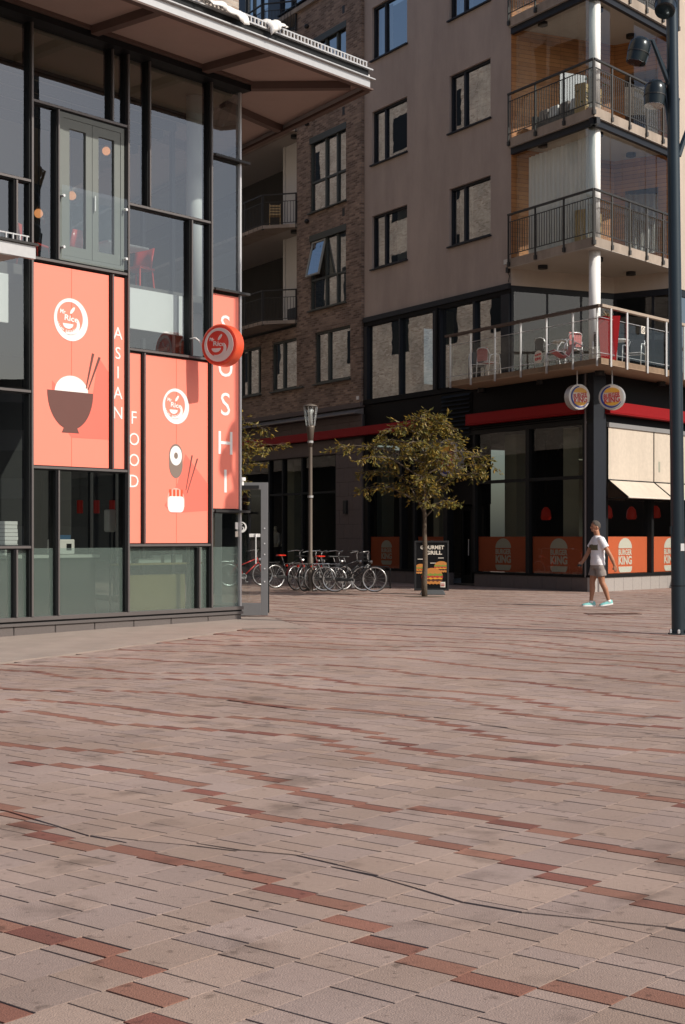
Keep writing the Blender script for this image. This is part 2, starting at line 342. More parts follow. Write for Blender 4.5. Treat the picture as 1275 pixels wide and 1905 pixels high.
def paving():
    A = R_(51); T = Vector((math.cos(A), math.sin(A))); Wd = Vector((T.y, -T.x)); SW = .266
    mb = MB(); N = 40
    for j in range(N+1):
        for i in range(N+1): y = 1.5+43*j/N; x = (i/N-.5)*(28+12*j/N); mb.v.append((x, y, -.016+sag(x, y)))
    mb.f = [(j*(N+1)+i, j*(N+1)+i+1, (j+1)*(N+1)+i+1, (j+1)*(N+1)+i) for j in range(N) for i in range(N)]; mb.c = [None]*len(mb.f); root = mb.build('paving', BEDM); root['kind'] = 'structure'
    cuts = []
    for pl in ([(-260, 1470), (0, 1505), (165, 1555), (575, 1593), (900, 1690), (1275, 1728), (1700, 1800)], [(-300, 1265), (85, 1285), (200, 1295), (420, 1302), (560, 1322), (830, 1335), (1000, 1365), (1500, 1380)]):
        q = [G(*p) for p in pl]; q = sorted((p.dot(Wd), p.dot(T)) for p in q); cuts.append(q)
    def cut_t(q, w):
        if w <= q[0][0]: return q[0][1]
        for (a, b), (c, d) in zip(q, q[1:]):
            if w <= c: return b+(d-b)*(w-a)/(c-a)
        return q[-1][1]
    rows = []; t = -14.
    while t < 52: rows.append(t); t += rnd.choice((.66, .93, .93, 1.2, 1.2))
    ph = [rnd.uniform(0, 6) for _ in rows]
    def red_t(k, i): return rows[k]+.30*math.sin(i*.23+k*.35)+.16*math.sin(i*.61+k*.2+ph[k]*.15)+.035*((i*7919+k*31) % 5-2)/2
    pieces = []
    for i in range(-140, 70):
        w0 = i*SW; w1 = w0+SW; wm = (w0+w1)/2
        jig = rnd.uniform(-.02, .02)
        for k in range(len(rows)-1):
            a, b = red_t(k, i)+jig, red_t(k+1, i)+jig
            c0 = T*((a+b)/2)+Wd*wm
            if not (2.2 < c0.y < 45 and abs(c0.x) < .36*min(c0.y, 31)+1.6): continue
            segs = [(a, a+.118, True)]; t = a+.118; rest = b-t; seq = []; big = (i+k) % 3 != 0
            while rest > .07:
                ln = .265 if big else .133
                if rest < .20: ln = rest
                elif rest-ln < .07: ln = rest
                seq.append(ln); rest -= ln; big = not big
            for ln in seq: segs.append((t, t+ln, False)); t += ln
            for (p, q, red) in segs:
                todo = [((p, p), (q, q))]
                for cu in cuts:
                    l, r = cut_t(cu, w0), cut_t(cu, w1); nx = []
                    for (lo, hi) in todo:
                        if max(lo) < min(l, r) and min(hi) > max(l, r): nx += [(lo, (l-.006, r-.006)), ((l+.006, r+.006), hi)]
                        elif lo[0] < l < hi[0] or lo[1] < r < hi[1]:
                            L1 = (min(max(l, lo[0]), hi[0]), min(max(r, lo[1]), hi[1]))
                            nx += [(lo, (L1[0]-.006, L1[1]-.006)), ((L1[0]+.006, L1[1]+.006), hi)]
                        else: nx.append((lo, hi))
                    todo = nx
                for lo, hi in todo:
                    g = rnd.uniform(.003, .0065); gl_ = .0009
                    P = [(w0+gl_, lo[0]+g), (w1-gl_, lo[1]+g), (w1-gl_, hi[1]-g), (w0+gl_, hi[0]-g)]
                    if min(P[3][1]-P[0][1], P[2][1]-P[1][1]) < .004 and max(P[3][1]-P[0][1], P[2][1]-P[1][1]) < .03: continue
                    if P[3][1] <= P[0][1]: P[3] = (P[0][0], P[0][1]+.003)
                    if P[2][1] <= P[1][1]: P[2] = (P[1][0], P[1][1]+.003)
                    xy = [Wd*u+T*v_ for u, v_ in P]; c = sum(xy, Vector((0, 0)))/4
                    if not (2.4 < c.y < 44.3 and abs(c.x) < .36*min(c.y, 31)+1.2) or inside(c, CONC_P) or (c-KF.O).dot(KF.I) > .3 and (c-RF.O).dot(RF.I) > .3: continue
                    pieces.append((c, xy, red))
    def geo(mb, xy, red, c, o=Vector((0, 0))):
        z = rnd.uniform(-.0006, .0006); h = [z+sag(p.x, p.y)+rnd.uniform(-.0005, .0005) for p in xy]; cc = .0012
        v = rnd.gauss(1, .052); far = min(1, max(0, (c.y-8)/14))
        if red: col = rnd.choice(((.70, .40, .33), (.77, .46, .38), (.60, .30, .26), (.80, .52, .43))); col = tuple(x*v for x in col)
        else:
            w = rnd.uniform(-.04, .04); col = (v*(1+w*.4), v, v*(1-w))
        mb.cur = col
        inn = [p+(c-p).normalized()*cc for p in xy]
        vs = [(p.x-o.x, p.y-o.y, h_-.02) for p, h_ in zip(xy, h)]+[(p.x-o.x, p.y-o.y, h_-cc) for p, h_ in zip(xy, h)]+[(p.x-o.x, p.y-o.y, h_) for p, h_ in zip(inn, h)]
        mb.add(vs, [(8, 9, 10, 11)]+[(j, (j+1) % 4, 4+(j+1) % 4, 4+j) for j in range(4)]+[(4+j, 4+(j+1) % 4, 8+(j+1) % 4, 8+j) for j in range(4)])
    def vis(c):
        return c.y > 3.95 and abs(c.x) < .2415*c.y+.05
    pieces.sort(key=lambda p: (not vis(p[0]), p[0].y))
    for c, xy, red in pieces[:290]:
        mb = MB(); geo(mb, xy, red, c, c); o = mb.build('red_paver' if red else 'paving_slab', SLAB, root); o.location = (c.x, c.y, 0)
    mb = MB()
    for c, xy, red in pieces[290:]: geo(mb, xy, red, c)
    o = mb.build('paving_field', SLAB, root); o['kind'] = 'stuff'
paving()
mb = MB(); mb.prism([(p.x, p.y) for p in CONC_P][::-1], -.02, .012); mb.v = [(x, y, z+sag(x, y)) for x, y, z in mb.v]
o = mb.build('concrete_pavement', CONC); o['kind'] = 'structure'
# ------------------------------------------------------------------ glass restaurant building
def pane(name, x0, x1, z0, z1, y, m, parent, xf=None, tilt=.0025):
    mb = MB(xf); a, b = rnd.uniform(-tilt, tilt), rnd.uniform(-tilt, tilt); dx, dz = (x1-x0)/2, (z1-z0)/2
    mb.quad((x0, y-a*dx-b*dz, z0), (x1, y+a*dx-b*dz, z0), (x1, y+a*dx+b*dz, z1), (x0, y-a*dx+b*dz, z1))
    return mb.build(name, m, parent)
VL = Vector((V.dot(U), V.dot(LF.I)))             # street direction in the restaurant frame
def restaurant():
    B = empty('restaurant_building', LF.M, 'glass fronted corner restaurant with salmon sign panels and wide projecting canopy', 'building')
    sx = LF.s_; TOP = 9.34; LX = -9.2
    S = {k: sx(k) for k in (20, 27, 56, 105, 206, 235, 265, 275, 353, 367, 390)}
    # plinth of granite blocks, base rail, sill
    x = 0.02
    while x > LX:
        w = rnd.choice((.78, .82, .86)); MB().cham(x-w+.006, x-.006, -.02, .2, -.26, .10, .008).build('plinth_block', STONE, B); x -= w
    MB().box(LX, .03, -.05, .12, .10, .145).build('base_rail', CAPM, B)
    MB().box(LX, .02, -.02, .12, .145, .175).build('shadow_gap', DARK, B)
    MB().box(LX, .03, -.06, .12, .175, .235).build('base_rail', CAPM, B)
    def mull(s, z0, z1, w=.085, m=MULL):
        o = MB().box(s-w/2, s+w/2, -.035, .14, z0, z1).build('mullion', DARK, B)
        MB().box(s-w*.20, s+w*.20, -.075, -.035, z0+.004, z1-.004).build('cap', CAPM, o)
    def trans(s0, s1, z, h=.07, d=.06):
        o = MB().box(s0+.045, s1-.045, -.03, .12, z-h/2, z+h/2).build('transom', DARK, B)
        MB().box(s0+.02, s1-.02, -d, -.03, z-h*.22, z+h*.30).build('cap', CAPM, o)
    for s in (S[56], S[235], S[390], S[56]-2.0, S[56]-4.0): mull(s, .235, TOP)
    for s, z0, z1, w in ((S[27], .235, 1.27, .07), (S[27], 5.9, 6.87, .07), (S[105], .235, 2.5, .07), (S[105], 5.78, 8.12, .06), (S[206], 2.57, 5.70, .07), (S[206], 8.18, TOP, .07),
                         (S[265], 1.36, 4.5, .07), (S[275], 6.93, TOP, .07), (S[353], 4.56, 6.87, .07), (S[367], .235, 1.28, .07)): mull(s, z0, z1, w)
    o = MB().box(-.025, .02, -.02, .03, .235, TOP).build('corner_post', STEEL, B)
    A, Bm, C, D, E = S[56]-2.0, S[56], S[235], S[390], 0
    for s0, s1, z in ((A, Bm, 6.90), (A, Bm, 3.68), (A, Bm, 1.30), (Bm, C, 8.15), (Bm, C, 5.74), (Bm, C, 2.53), (C, D, 6.90), (C, D, 4.53), (C, D, 1.32), (D, E, 8.10), (D, E, 5.77), (D, E, 1.91), (A-2, A, 6.9), (A-2, A, 3.68), (A-2, A, 1.3)): trans(s0, s1, z)
    for z in (8.10, 5.77, 1.91): MB().box(D+.06, .16, -.10, .02, z-.02, z+.02).build('ledge', MULL, B)
    # panes
    P = lambda a, b, z0, z1, m=GL_L: pane('pane', a, b, z0, z1, .03, m, B)
    for a, b, z0, z1 in ((A-2, A, 1.3, 3.68), (A-2, A, 3.68, 6.9), (A-2, A, 6.9, TOP), (A, Bm, 6.9, TOP), (A, S[27], 5.9, 6.9), (S[27], Bm, 5.9, 6.9), (A, Bm, 3.68, 5.9), (A, Bm, 1.3, 3.68), (Bm, S[206], 8.15, TOP), (S[206], C, 8.15, TOP), (Bm, S[105], 5.74, 8.15),
                         (C, S[275], 6.9, TOP), (S[275], D, 6.9, TOP), (C, S[353], 4.53, 6.9), (S[353], D, 4.53, 6.9), (D, E, 8.1, TOP), (D, E, 5.77, 8.1)): P(a, b, z0, z1)
    for a, b, z0, z1 in ((Bm, S[105], 1.285, 2.53), (S[105], C, 1.285, 2.53), (D, E, 1.285, 1.91)): P(a, b, z0, z1, GL_D)
    for a, b in ((A-2, A), (A, S[27]), (S[27], Bm), (Bm, S[105]), (S[105], C), (C, S[367]), (S[367], D), (D, E)):
        pane('frosted_pane', a, b, .235, 1.285, .03, GL_F, B)
    # window doors with glass guard
    d0, d1 = S[105]+.05, C-.06
    fr = MB()
    for a, b, c, d in ((d0, d1, 8.03, 8.11), (d0, d1, 5.79, 5.87), (d0, d0+.07, 5.87, 8.03), (d1-.07, d1, 5.87, 8.03)): fr.box(a, b, -.02, .08, c, d)
    dr = fr.build('window_door', GREYM, B); mid = (d0+d1)/2
    for a, b in ((d0+.075, mid-.004), (mid+.004, d1-.075)):
        m = MB(); t = .125
        for q in ((a, a+t, 5.875, 8.025), (b-t, b, 5.875, 8.025), (a+t, b-t, 5.875, 6.03), (a+t, b-t, 7.88, 8.025)): m.box(q[0], q[1], -.012, .06, q[2], q[3])
        m.build('door_leaf', GREYM, dr); pane('door_pane', a+t, b-t, 6.03, 7.88, .02, GL_L, dr)
    MB().tube([(mid+.03, -.05, 6.66), (mid+.03, -.05, 6.90)], .012).build('handle', ALU, dr)
    g = pane('glass_guard', d0-.01, d1+.01, 5.80, 6.95, -.09, GL_C, B)
    for s in (d0+.02, d1-.02):
        for z in (5.98, 6.78): MB().lathe([(.022, -.03), (.022, .05)], 12, (s, -.085, z), 'y').build('fixing', ALU, g)
    # sign panels
    def panel(a, b, z0, z1, seams=()):
        o = MB().cham(a+.04, b-.04, -.005, .06, z0+.035, z1-.035, .004).build('sign_panel', REDP, B)
        for s in seams: MB().box(s-.003, s+.003, -.007, 0, z0+.04, z1-.04).build('seam', SIGNO, o)
        return o
    Y0, Y1 = -.010, -.004
    def logo(o, cx, cz, r, mw, y0=Y0, y1=Y1, small=True):
        m = MB(); band(m, arc(cx, cz, r, r, -110, 215, 48), arc(cx-.07*r, cz+.07*r, r*.76, r*.76, -110, 215, 48), y0, y1)
        band(m, arc(cx, cz, r, r, 215, 250, 10), arc(cx-.07*r, cz+.07*r, r*.76, r*.76, 215, 250, 10), y0, y1)
        band(m, arc(cx-.08*r, cz-.24*r, .60*r, .50*r, 250, 395, 20), arc(cx-.16*r, cz-.20*r, .50*r, .40*r, 250, 372, 20), y0, y1)
        m.plate([(cx-.50*r, cz-.20*r)]+arc(cx-.18*r, cz-.20*r, .31*r, .24*r, 180, 360, 12), y0, y1)
        m.plate([(cx+.08*r+a*math.cos(.9)-b*math.sin(.9), cz+.44*r+a*math.sin(.9)+b*math.cos(.9)) for a, b in arc(0, 0, .21*r, .075*r, 0, 345, 14)], y0, y1)
        text(m, 'Mr', cx-.48*r, y1-.001, cz+.34*r, h=.20*r, bold=.02, rot=-.12); text(m, 'Rice', cx+.02*r, y1-.001, cz+.06*r, w=.80*r, h=.28*r, bold=.02, rot=-.08)
        if small:
            for i, ch in enumerate('ASIAN EXPRESS'):
                if ch == ' ': continue
                a = R_(205+i*9.2); text(m, ch, cx-.16*r+.68*r*math.cos(a), y1-.001, cz+.06*r+.62*r*math.sin(a), h=.10*r, bold=.03, rot=a+math.pi/2)
        return m.build('logo', mw, o)
    p1 = panel(Bm, S[206], 2.53, 5.72, [sx(133)])
    logo(p1, *LF.px(132, 595), .335, WHITE)
    cx, cz = LF.px(131, 725); rw = LF.s_(173)-LF.s_(131)
    MB().plate([LF.px(173, 733), LF.px(183, 664), LF.px(202, 693), LF.px(202, 818), LF.px(133, 814), LF.px(117, 790)], -.0072, Y1).build('printed_shade', REDP2, p1)
    MB().plate([LF.px(97, 708), LF.px(112, 725), LF.px(97, 725)], -.0076, Y1).build('printed_shade', REDP2, p1)
    MB().plate(arc(cx+.02, cz-.05, .33, .27, 0, 180), -.009, Y1).build('rice', WHITE, p1)
    bw = MB(); bw.plate(arc(cx, cz-.03, rw, .60, 180, 360, 30), Y0, Y1); bw.plate([(cx-.12, cz-.58), (cx+.12, cz-.58), (cx+.17, cz-.68), (cx-.17, cz-.68)][::-1], -.0105, Y1); bw.build('bowl', BROWN, p1)
    st = MB()
    for a, b in (((159, 723), (171, 657)), ((163, 725), (183, 664))):
        (xa, za), (xb, zb) = LF.px(*a), LF.px(*b); st.plate([(xa, za), (xa+.02, za), (xb+.045, zb-.01), (xb, zb)][::-1], -.0095, Y1)
    st.build('chopsticks', BROWN, p1)
    def word(o, txt, cx, zs, h):
        for ch, z in zip(txt, zs): text(MB(), ch, cx, -.008, z, h=h).build('letter', WHITE, o)
    p2 = panel(S[206], C, 2.53, 5.72); word(p2, 'ASIAN', sx(219), [LF.px(219, y)[1] for y in (620, 657, 693, 731, 768)], .195)
    p3 = panel(C, S[265], 1.32, 4.52); word(p3, 'FOOD', sx(249), [LF.px(249, y)[1] for y in (777, 817, 856, 895)], .205)
    p4 = panel(S[265], D, 1.32, 4.52, [sx(328)])
    logo(p4, *LF.px(327, 756), .30, WHITE)
    MB().plate([LF.px(345, 845), LF.px(390, 905), LF.px(387, 950), LF.px(320, 955), LF.px(306, 940), LF.px(330, 900)], -.0072, Y1).build('printed_shade', REDP2, p4)
    cx, cz = LF.px(327, 850); m = MB(); m.plate(arc(cx, cz-.13, .155, .23, 180, 360)+arc(cx, cz+.03, .155, .19, 0, 180), -.0085, Y1); m.build('roll_side', GREYP, p4)
    m = MB(); band(m, arc(cx, cz+.02, .135, .165, 0, 360, 28), arc(cx, cz+.02, .045, .055, 0, 360, 28), Y0, Y1); m.build('roll_rice', WHITE, p4)
    cx, cz = LF.px(327, 930); MB().plate(arc(cx, cz-.02, .20, .22, 0, 180)+[(cx-.2, cz-.12), (cx+.2, cz-.12)], -.0085, Y1).build('salmon_slice', PINKP, p4)
    m = MB()
    for k in range(4): m.plate([(cx-.15+k*.085, cz), (cx-.10+k*.085, cz), (cx-.10+k*.085, cz+.175), (cx-.15+k*.085, cz+.175)], -.0098, Y1)
    m.build('salmon_stripes', SIGNO, p4)
    m = MB(); m.plate(arc(cx+.12, cz, .06, .06, 0, 90, 6)+arc(cx-.12, cz, .06, .06, 90, 180, 6)+arc(cx-.10, cz-.13, .08, .08, 180, 270, 6)+arc(cx+.10, cz-.13, .08, .08, 270, 360, 6), -.0108, Y1); m.build('rice_block', WHITE, p4)
    st = MB()
    for a, b in (((345, 912), (356, 847)), ((347, 918), (366, 853))):
        (xa, za), (xb, zb) = LF.px(*a), LF.px(*b); st.plate([(xa, za), (xa+.012, za), (xb+.03, zb), (xb, zb)][::-1], -.0105, Y1)
    st.build('chopsticks', BROWN, p4)
    p5 = panel(D, E, 1.92, 5.74); word(p5, 'SUSHI', sx(419), [LF.px(419, y)[1] for y in (608, 680, 752, 824, 895)], .40)
    # canopy
    z0 = TOP; n = -1.78; tip = 1.42
    def q(s, y): return (s+VL.x/VL.y*y if False else s, y)
    RE = lambda y: tip+(y-n)*VL.x/VL.y           # right edge runs along the street
    cp = MB().box(LX, .06, -.22, .14, z0, z0+.10).build('canopy', DARK, B)
    MB().box(LX, .10, -.30, .10, z0+.10, z0+.2).build('wall_plate', RIBM, cp)
    ribs = [-8.32, -5.92, -3.52, -1.12]
    def beam(a, b, w=.075, h=.13, m=RIBM, zz=z0+.02):
        a, b = Vector(a), Vector(b); d = (b-a).normalized(); p = Vector((-d.y, d.x))*w
        pts = [a-p, b-p, b+p, a+p]; return MB().prism([(v.x, v.y) for v in pts], zz, zz+h).build('rib', m, cp)
    for s in ribs: beam((s, -.28), (s+.05, n+.05))
    beam((.06, -.22), (tip-.25, n+.2)); beam((.1+.35, .9), (RE(1.2)-.05, 1.2)); beam((1.0, 3.4), (RE(3.6)-.05, 3.6))
    ss = [LX]+ribs+[None]
    for i in range(5):
        a = ss[i]
        if i < 4:
            b = ss[i+1]
            for y0, y1 in ((-.28, (n-.28)/2-.002), ((n-.28)/2+.002, n)): MB().prism([(a+.004, y1), (b-.004, y1), (b-.004, y0), (a+.004, y0)], z0+.15, z0+.19).build('soffit_panel', SOFF, cp)
    MB().prism([(ribs[-1], n), (tip, n), (.06, -.28), (ribs[-1], -.28)], z0+.15, z0+.19).build('soffit_panel', SOFF, cp)
    MB().prism([(tip, n), (RE(1.2), 1.2), (.55, 1.2), (.1, -.2)], z0+.15, z0+.19).build('soffit_panel', SOFF, cp)
    MB().prism([(RE(1.2), 1.21), (RE(3.6), 3.6), (1.25, 3.6), (.5, 1.21)], z0+.15, z0+.19).build('soffit_panel', SOFF, cp)
    MB().prism([(RE(3.6), 3.61), (RE(9), 9), (3.1, 9), (1.25, 3.61)], z0+.15, z0+.19).build('soffit_panel', SOFF, cp)
    # front channel beam, gutter and snow-guard grating
    MB().box(LX, tip+.02, n-.10, n+.02, z0, z0+.03).build('beam_flange', RIBM, cp)
    MB().box(LX, tip, n-.04, n-.01, z0+.03, z0+.20).build('beam_web', STEEL, cp)
    MB().box(LX, tip+.08, n-.10, n+.02, z0+.20, z0+.22).build('beam_flange', STEEL, cp)
    MB().box(LX, tip-.02, n-.02, n+.3, z0+.22, z0+.36).build('gutter_back', DARK, cp)
    MB().box(LX, tip+.04, n-.08, n+.3, z0+.36, z0+.385).build('gutter_edge', STEEL, cp)
    g = MB().box(LX, tip-.1, n-.06, n-.045, z0+.47, z0+.49).build('grating', STEEL, cp); x = tip-.12
    sh = MB().box(-.012, .012, -.012, .012, 0, .09).mesh('grating_bar')
    while x > -5.3: obj('grating_bar', sh, STEEL, g, Matrix.Translation((x, n-.05, z0+.382))); x -= .085
    rb = MB()
    a, b = Vector((tip, n)), Vector((RE(9), 9)); p = Vector((VL.y, -VL.x)).normalized()*.06
    rb.prism([(v.x, v.y) for v in (a-p, a+p, b+p, b-p)], z0, z0+.05); rb.build('edge_beam', RIBM, cp)
    rb = MB(); rb.prism([(v.x, v.y) for v in (a-p*.2, a+p*.4, b+p*.4, b-p*.2)], z0+.05, z0+.30); rb.build('edge_beam', STEEL, cp)
    MB().prism([(LX, n+.3), (tip-.05, n+.3), (RE(9), 9), (3, 9), (0, .1), (LX, .1)], z0+.33, z0+.36).build('roof_sheet', DARK, cp)
    # small lower canopy over the side entrance
    c2 = MB().box(LX, sx(62, -1), -1.0, 0, 5.55, 5.60).build('entrance_canopy', SOFF, B); e = sx(62, -1)
    MB().box(LX, e, -1.06, -.98, 5.48, 5.66).build('edge_beam', STEEL, c2); MB().box(LX, e+.03, -1.1, 0, 5.665, 5.70).build('roof_sheet', MULL, c2); MB().box(LX, e-.1, -1.04, -1.02, 5.78, 5.80).build('guard_rail', STEEL, c2)
    for k in range(6): MB().box(e-.15-k*.12, e-.13-k*.12, -1.045, -1.02, 5.70, 5.80).build('guard_bar', STEEL, c2)
    # upper brick storeys, return side along the street
    f = lambda s, t: (s+VL.x*t, VL.y*t)
    MB().prism([f(-12, 0.05), f(0, 0.05), f(0, 80), f(-12, 80)], 9.72, 24).build('upper_wall', BRICKL, B)
    MB().prism([f(-12, 8.4), f(0, 8.4), f(0, 79.9), f(-12, 79.9)], 5.2, 9.71).build('rear_wall', BRICKL, B)
    MB().prism([f(-12, 8.45), f(-.1, 8.45), f(-.1, 79.8), f(-12, 79.8)], 0, 5.2).build('rear_shopfront', BLACKP, B)
    for k in range(4):
        for j in range(18):
            t = 2.2+j*4.1; z = 10.6+k*3.35; a, b = f(.012, t), f(.012, t+1.7)
            o = MB().add([(*a, z), (*b, z), (*b, z+1.7), (*a, z+1.7)], [(0, 1, 2, 3)]).build('window', DARK, B)
    for j in range(16):
        t = 9.6+j*4.1; a, b = f(.012, t), f(.012, t+1.7); MB().add([(*a, 6.4), (*b, 6.4), (*b, 8), (*a, 8)], [(0, 1, 2, 3)]).build('window', DARK, B)
    # street side of the pavilion
    for t in (1.4, 2.8, 4.2, 5.6, 7.0, 8.3):
        a = f(0, t); MB().box(a[0]-.05, a[0]+.03, a[1]-.04, a[1]+.04, .235, TOP).build('mullion', MULL, B)
    for i, (t0, t1) in enumerate(((.02, 1.4), (2.8, 4.2), (4.2, 5.6), (5.6, 7), (7, 8.3))):
        a, b = f(-.01, t0), f(-.01, t1); MB().quad((*a, .235), (*b, .235), (*b, TOP), (*a, TOP)).build('pane', GL_L, B)
    a, b = f(-.01, 1.4), f(-.01, 2.8); MB().quad((*a, 2.6), (*b, 2.6), (*b, TOP), (*a, TOP)).build('pane', GL_L, B)
    MB().prism([f(-.2, .2), f(.0, .2), f(.0, 8.3), f(-.2, 8.3)], -.02, .23).build('side_plinth', STONE, B)
    # interior
    MB().prism([f(-9, .25), f(-.15, .25), f(-.15, 8.2), f(-9, 8.2)], .02, .12).build('interior_floor', FLOORI, B)
    MB().prism([f(-9, .42), f(-.25, .42), f(-.25, 8.2), f(-9, 8.2)], 5.40, 5.70).build('upper_floor', FLOORI, B)
    MB().box(S[235]+.07, S[353]-.02, .30, .36, 4.94, 5.62).build('white_spandrel', WHITE, B)
    MB().box(S[353]+.03, D-.30, .30, .36, 4.94, 5.62).build('white_spandrel', WHITE, B)
    MB().box(-8, Bm-.18, .30, .36, 4.75, 5.50).build('white_spandrel', WHITE, B)
    MB().prism([f(-9, .15), f(-.1, .15), f(-.1, 8.3), f(-9, 8.3)], TOP-.06, TOP-.01).build('ceiling', CEILI, B)
    for t in (1.6, 2.2, 2.8, 3.4, 4.0):
        a, b = f(-9, t), f(-.3, t); MB().box(a[0], b[0], a[1]-.06, a[1]+.06, TOP-.22, TOP-.07).build('ceiling_batten', DARKI, B)
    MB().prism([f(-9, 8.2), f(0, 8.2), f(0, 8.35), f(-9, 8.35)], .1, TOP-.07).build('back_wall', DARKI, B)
    MB().box(-9.1, -9.0, .2, 8.3, .1, TOP-.07).build('side_wall', WALLW, B)
    for s, y in ((-.52, .62), (-4.9, 2.4)): MB().lathe([(.15, 5.71), (.15, TOP-.07)], 20, (s, y, 0)).build('column', WHITE, B, True); MB().lathe([(.15, .12), (.15, 5.4)], 20, (s, y, 0)).build('column', WHITE, B, True)
    MB().box(-6.3, -5.6, 3.4, 3.6, .12, 5.4).build('partition', WALLW, B); MB().box(-4.6, -4.2, 2.6, 2.7, .12, 2.3).build('partition', WALLW, B)
    MB().box(-4.9, -3.0, 3.0, 3.1, .12, 2.45).build('partition', DARKI, B)
    # open glazed door leaf by the corner
    Wi = LF.M.inverted()
    r = Wi @ Vector((G(499, 1147).x, G(499, 1147).y, 0)); l = Wi @ Vector((G(499, 1147).x-.98, G(499, 1147).y+.03, 0))
    ang = math.atan2(r.y-l.y, r.x-l.x); M = Matrix.Translation((l.x, l.y, .02)) @ Matrix.Rotation(ang, 4, 'Z')
    m = MB(); w, h = .98, 2.44
    for a, b, c, d in ((0, .13, 0, h), (w-.13, w, 0, h), (.13, w-.13, 0, .23), (.13, w-.13, h-.13, h)): m.box(a, b, -.03, .03, c, d)
    dl = m.build('entrance_door', DOORM, B, M=M, bevel=.004)
    pane('door_pane', .13, w-.13, .23, h-.13, 0, GL_C, dl)
    MB().box(w, w+.02, .0, .05, .05, 1.9).build('edge_seal', DARK, dl); MB().box(w-.52, w-.16, -.075, -.032, h-.11, h-.055).build('door_closer', BLKO, dl)
    MB().tube([(w-.22, -.06, .95), (w-.22, -.06, 1.5)], .012).build('pull_handle', ALU, dl); MB().box(w-.34, w-.14, -.05, -.032, 1.44, 1.50).build('lock_plate', WHITE, dl)
    for z in (.62, .86, 1.12, 1.32, 1.6): MB().lathe([(.014, -.012), (.014, 0)], 10, (w-.06, -.03, z), 'y').build('bolt', ALU, dl)
    logo(dl, w-.76+.27, 1.62, .10, WHITE, -.012, -.006, False)
    MB().box(-.10, -.03, .015, .02, 1.60, 1.72).build('sticker', WHITE, B); MB().box(-.10, -.03, .015, .02, 1.46, 1.56).build('sticker', CREAM, B)
    MB().box(.02, .12, -.02, .06, 2.46, 2.52).build('door_lamp', WHITE, B); MB().box(.045, .095, 0, .05, 2.38, 2.46).build('door_lamp', WHITE, B)
    return B, logo
REST, logo = restaurant()
def hanging_sign():
    n = -.62; cx, cz = LF.px(415, 643, n)
    M = LF.M @ Matrix.Translation((cx, n, cz)) @ Matrix.Rotation(R_(-76), 4, 'Z')
    o = empty('round_sign', M, 'round red double sided sign on a white bent arm in front of the salmon panels', 'sign')
    m = MB().lathe([(.30, -.12), (.335, -.12), (.352, -.105), (.352, .105), (.335, .12), (.30, .12)], 48, axis='y'); autosmooth(m.build('drum', SIGNO, o))
    m = MB().lathe([(.318, -.128), (.318, -.10)], 48, axis='y'); m.build('face', SIGNR, o)
    logo(o, 0, 0, .285, SIGNW, -.136, -.129, False)
    MB().tube([(-.33, .0, -.13), (-.38, -.02, -.02), (-.44, -.05, .10), (-.50, -.06, .15), (-.62, -.06, .15)], .014).build('arm', WHITE, o, True)
hanging_sign()
def cloths():
    z = 9.34+.22; n = -1.84
    for k, (a, b, label) in enumerate(((-2.9, -1.75, 'long white cloth lying crumpled along the edge of the canopy'), (-1.25, -.85, 'bunched white cloth hanging over the canopy gutter'))):
        m = MB(); N, H = 18, 7
        for i in range(N+1):
            for j in range(H+1):
                u = i/N; v = j/H; x = a+(b-a)*u
                fold = .03*math.sin(u*19+v*3)+.015*math.sin(u*41)
                drop = (.05+.22*(1-u)) if k else (.05+.20*u)
                m.v.append((x, n+.20-.30*min(1, v*1.5)+fold*(.5+v)-.02, z+.30+.02*math.sin(u*13)-drop*max(0, v-.35)*1.6+(.05 if k else 0)*math.sin(u*3.1)))
        m.f = [(i*(H+1)+j, (i+1)*(H+1)+j, (i+1)*(H+1)+j+1, i*(H+1)+j+1) for i in range(N) for j in range(H)]; m.c = [None]*len(m.f)
        o = m.build('white_cloth', WHITE, None, True); o.matrix_world = LF.M; tag(o, label, 'cloth')
        s = o.modifiers.new('thick', 'SOLIDIFY'); s.thickness = .006
cloths()
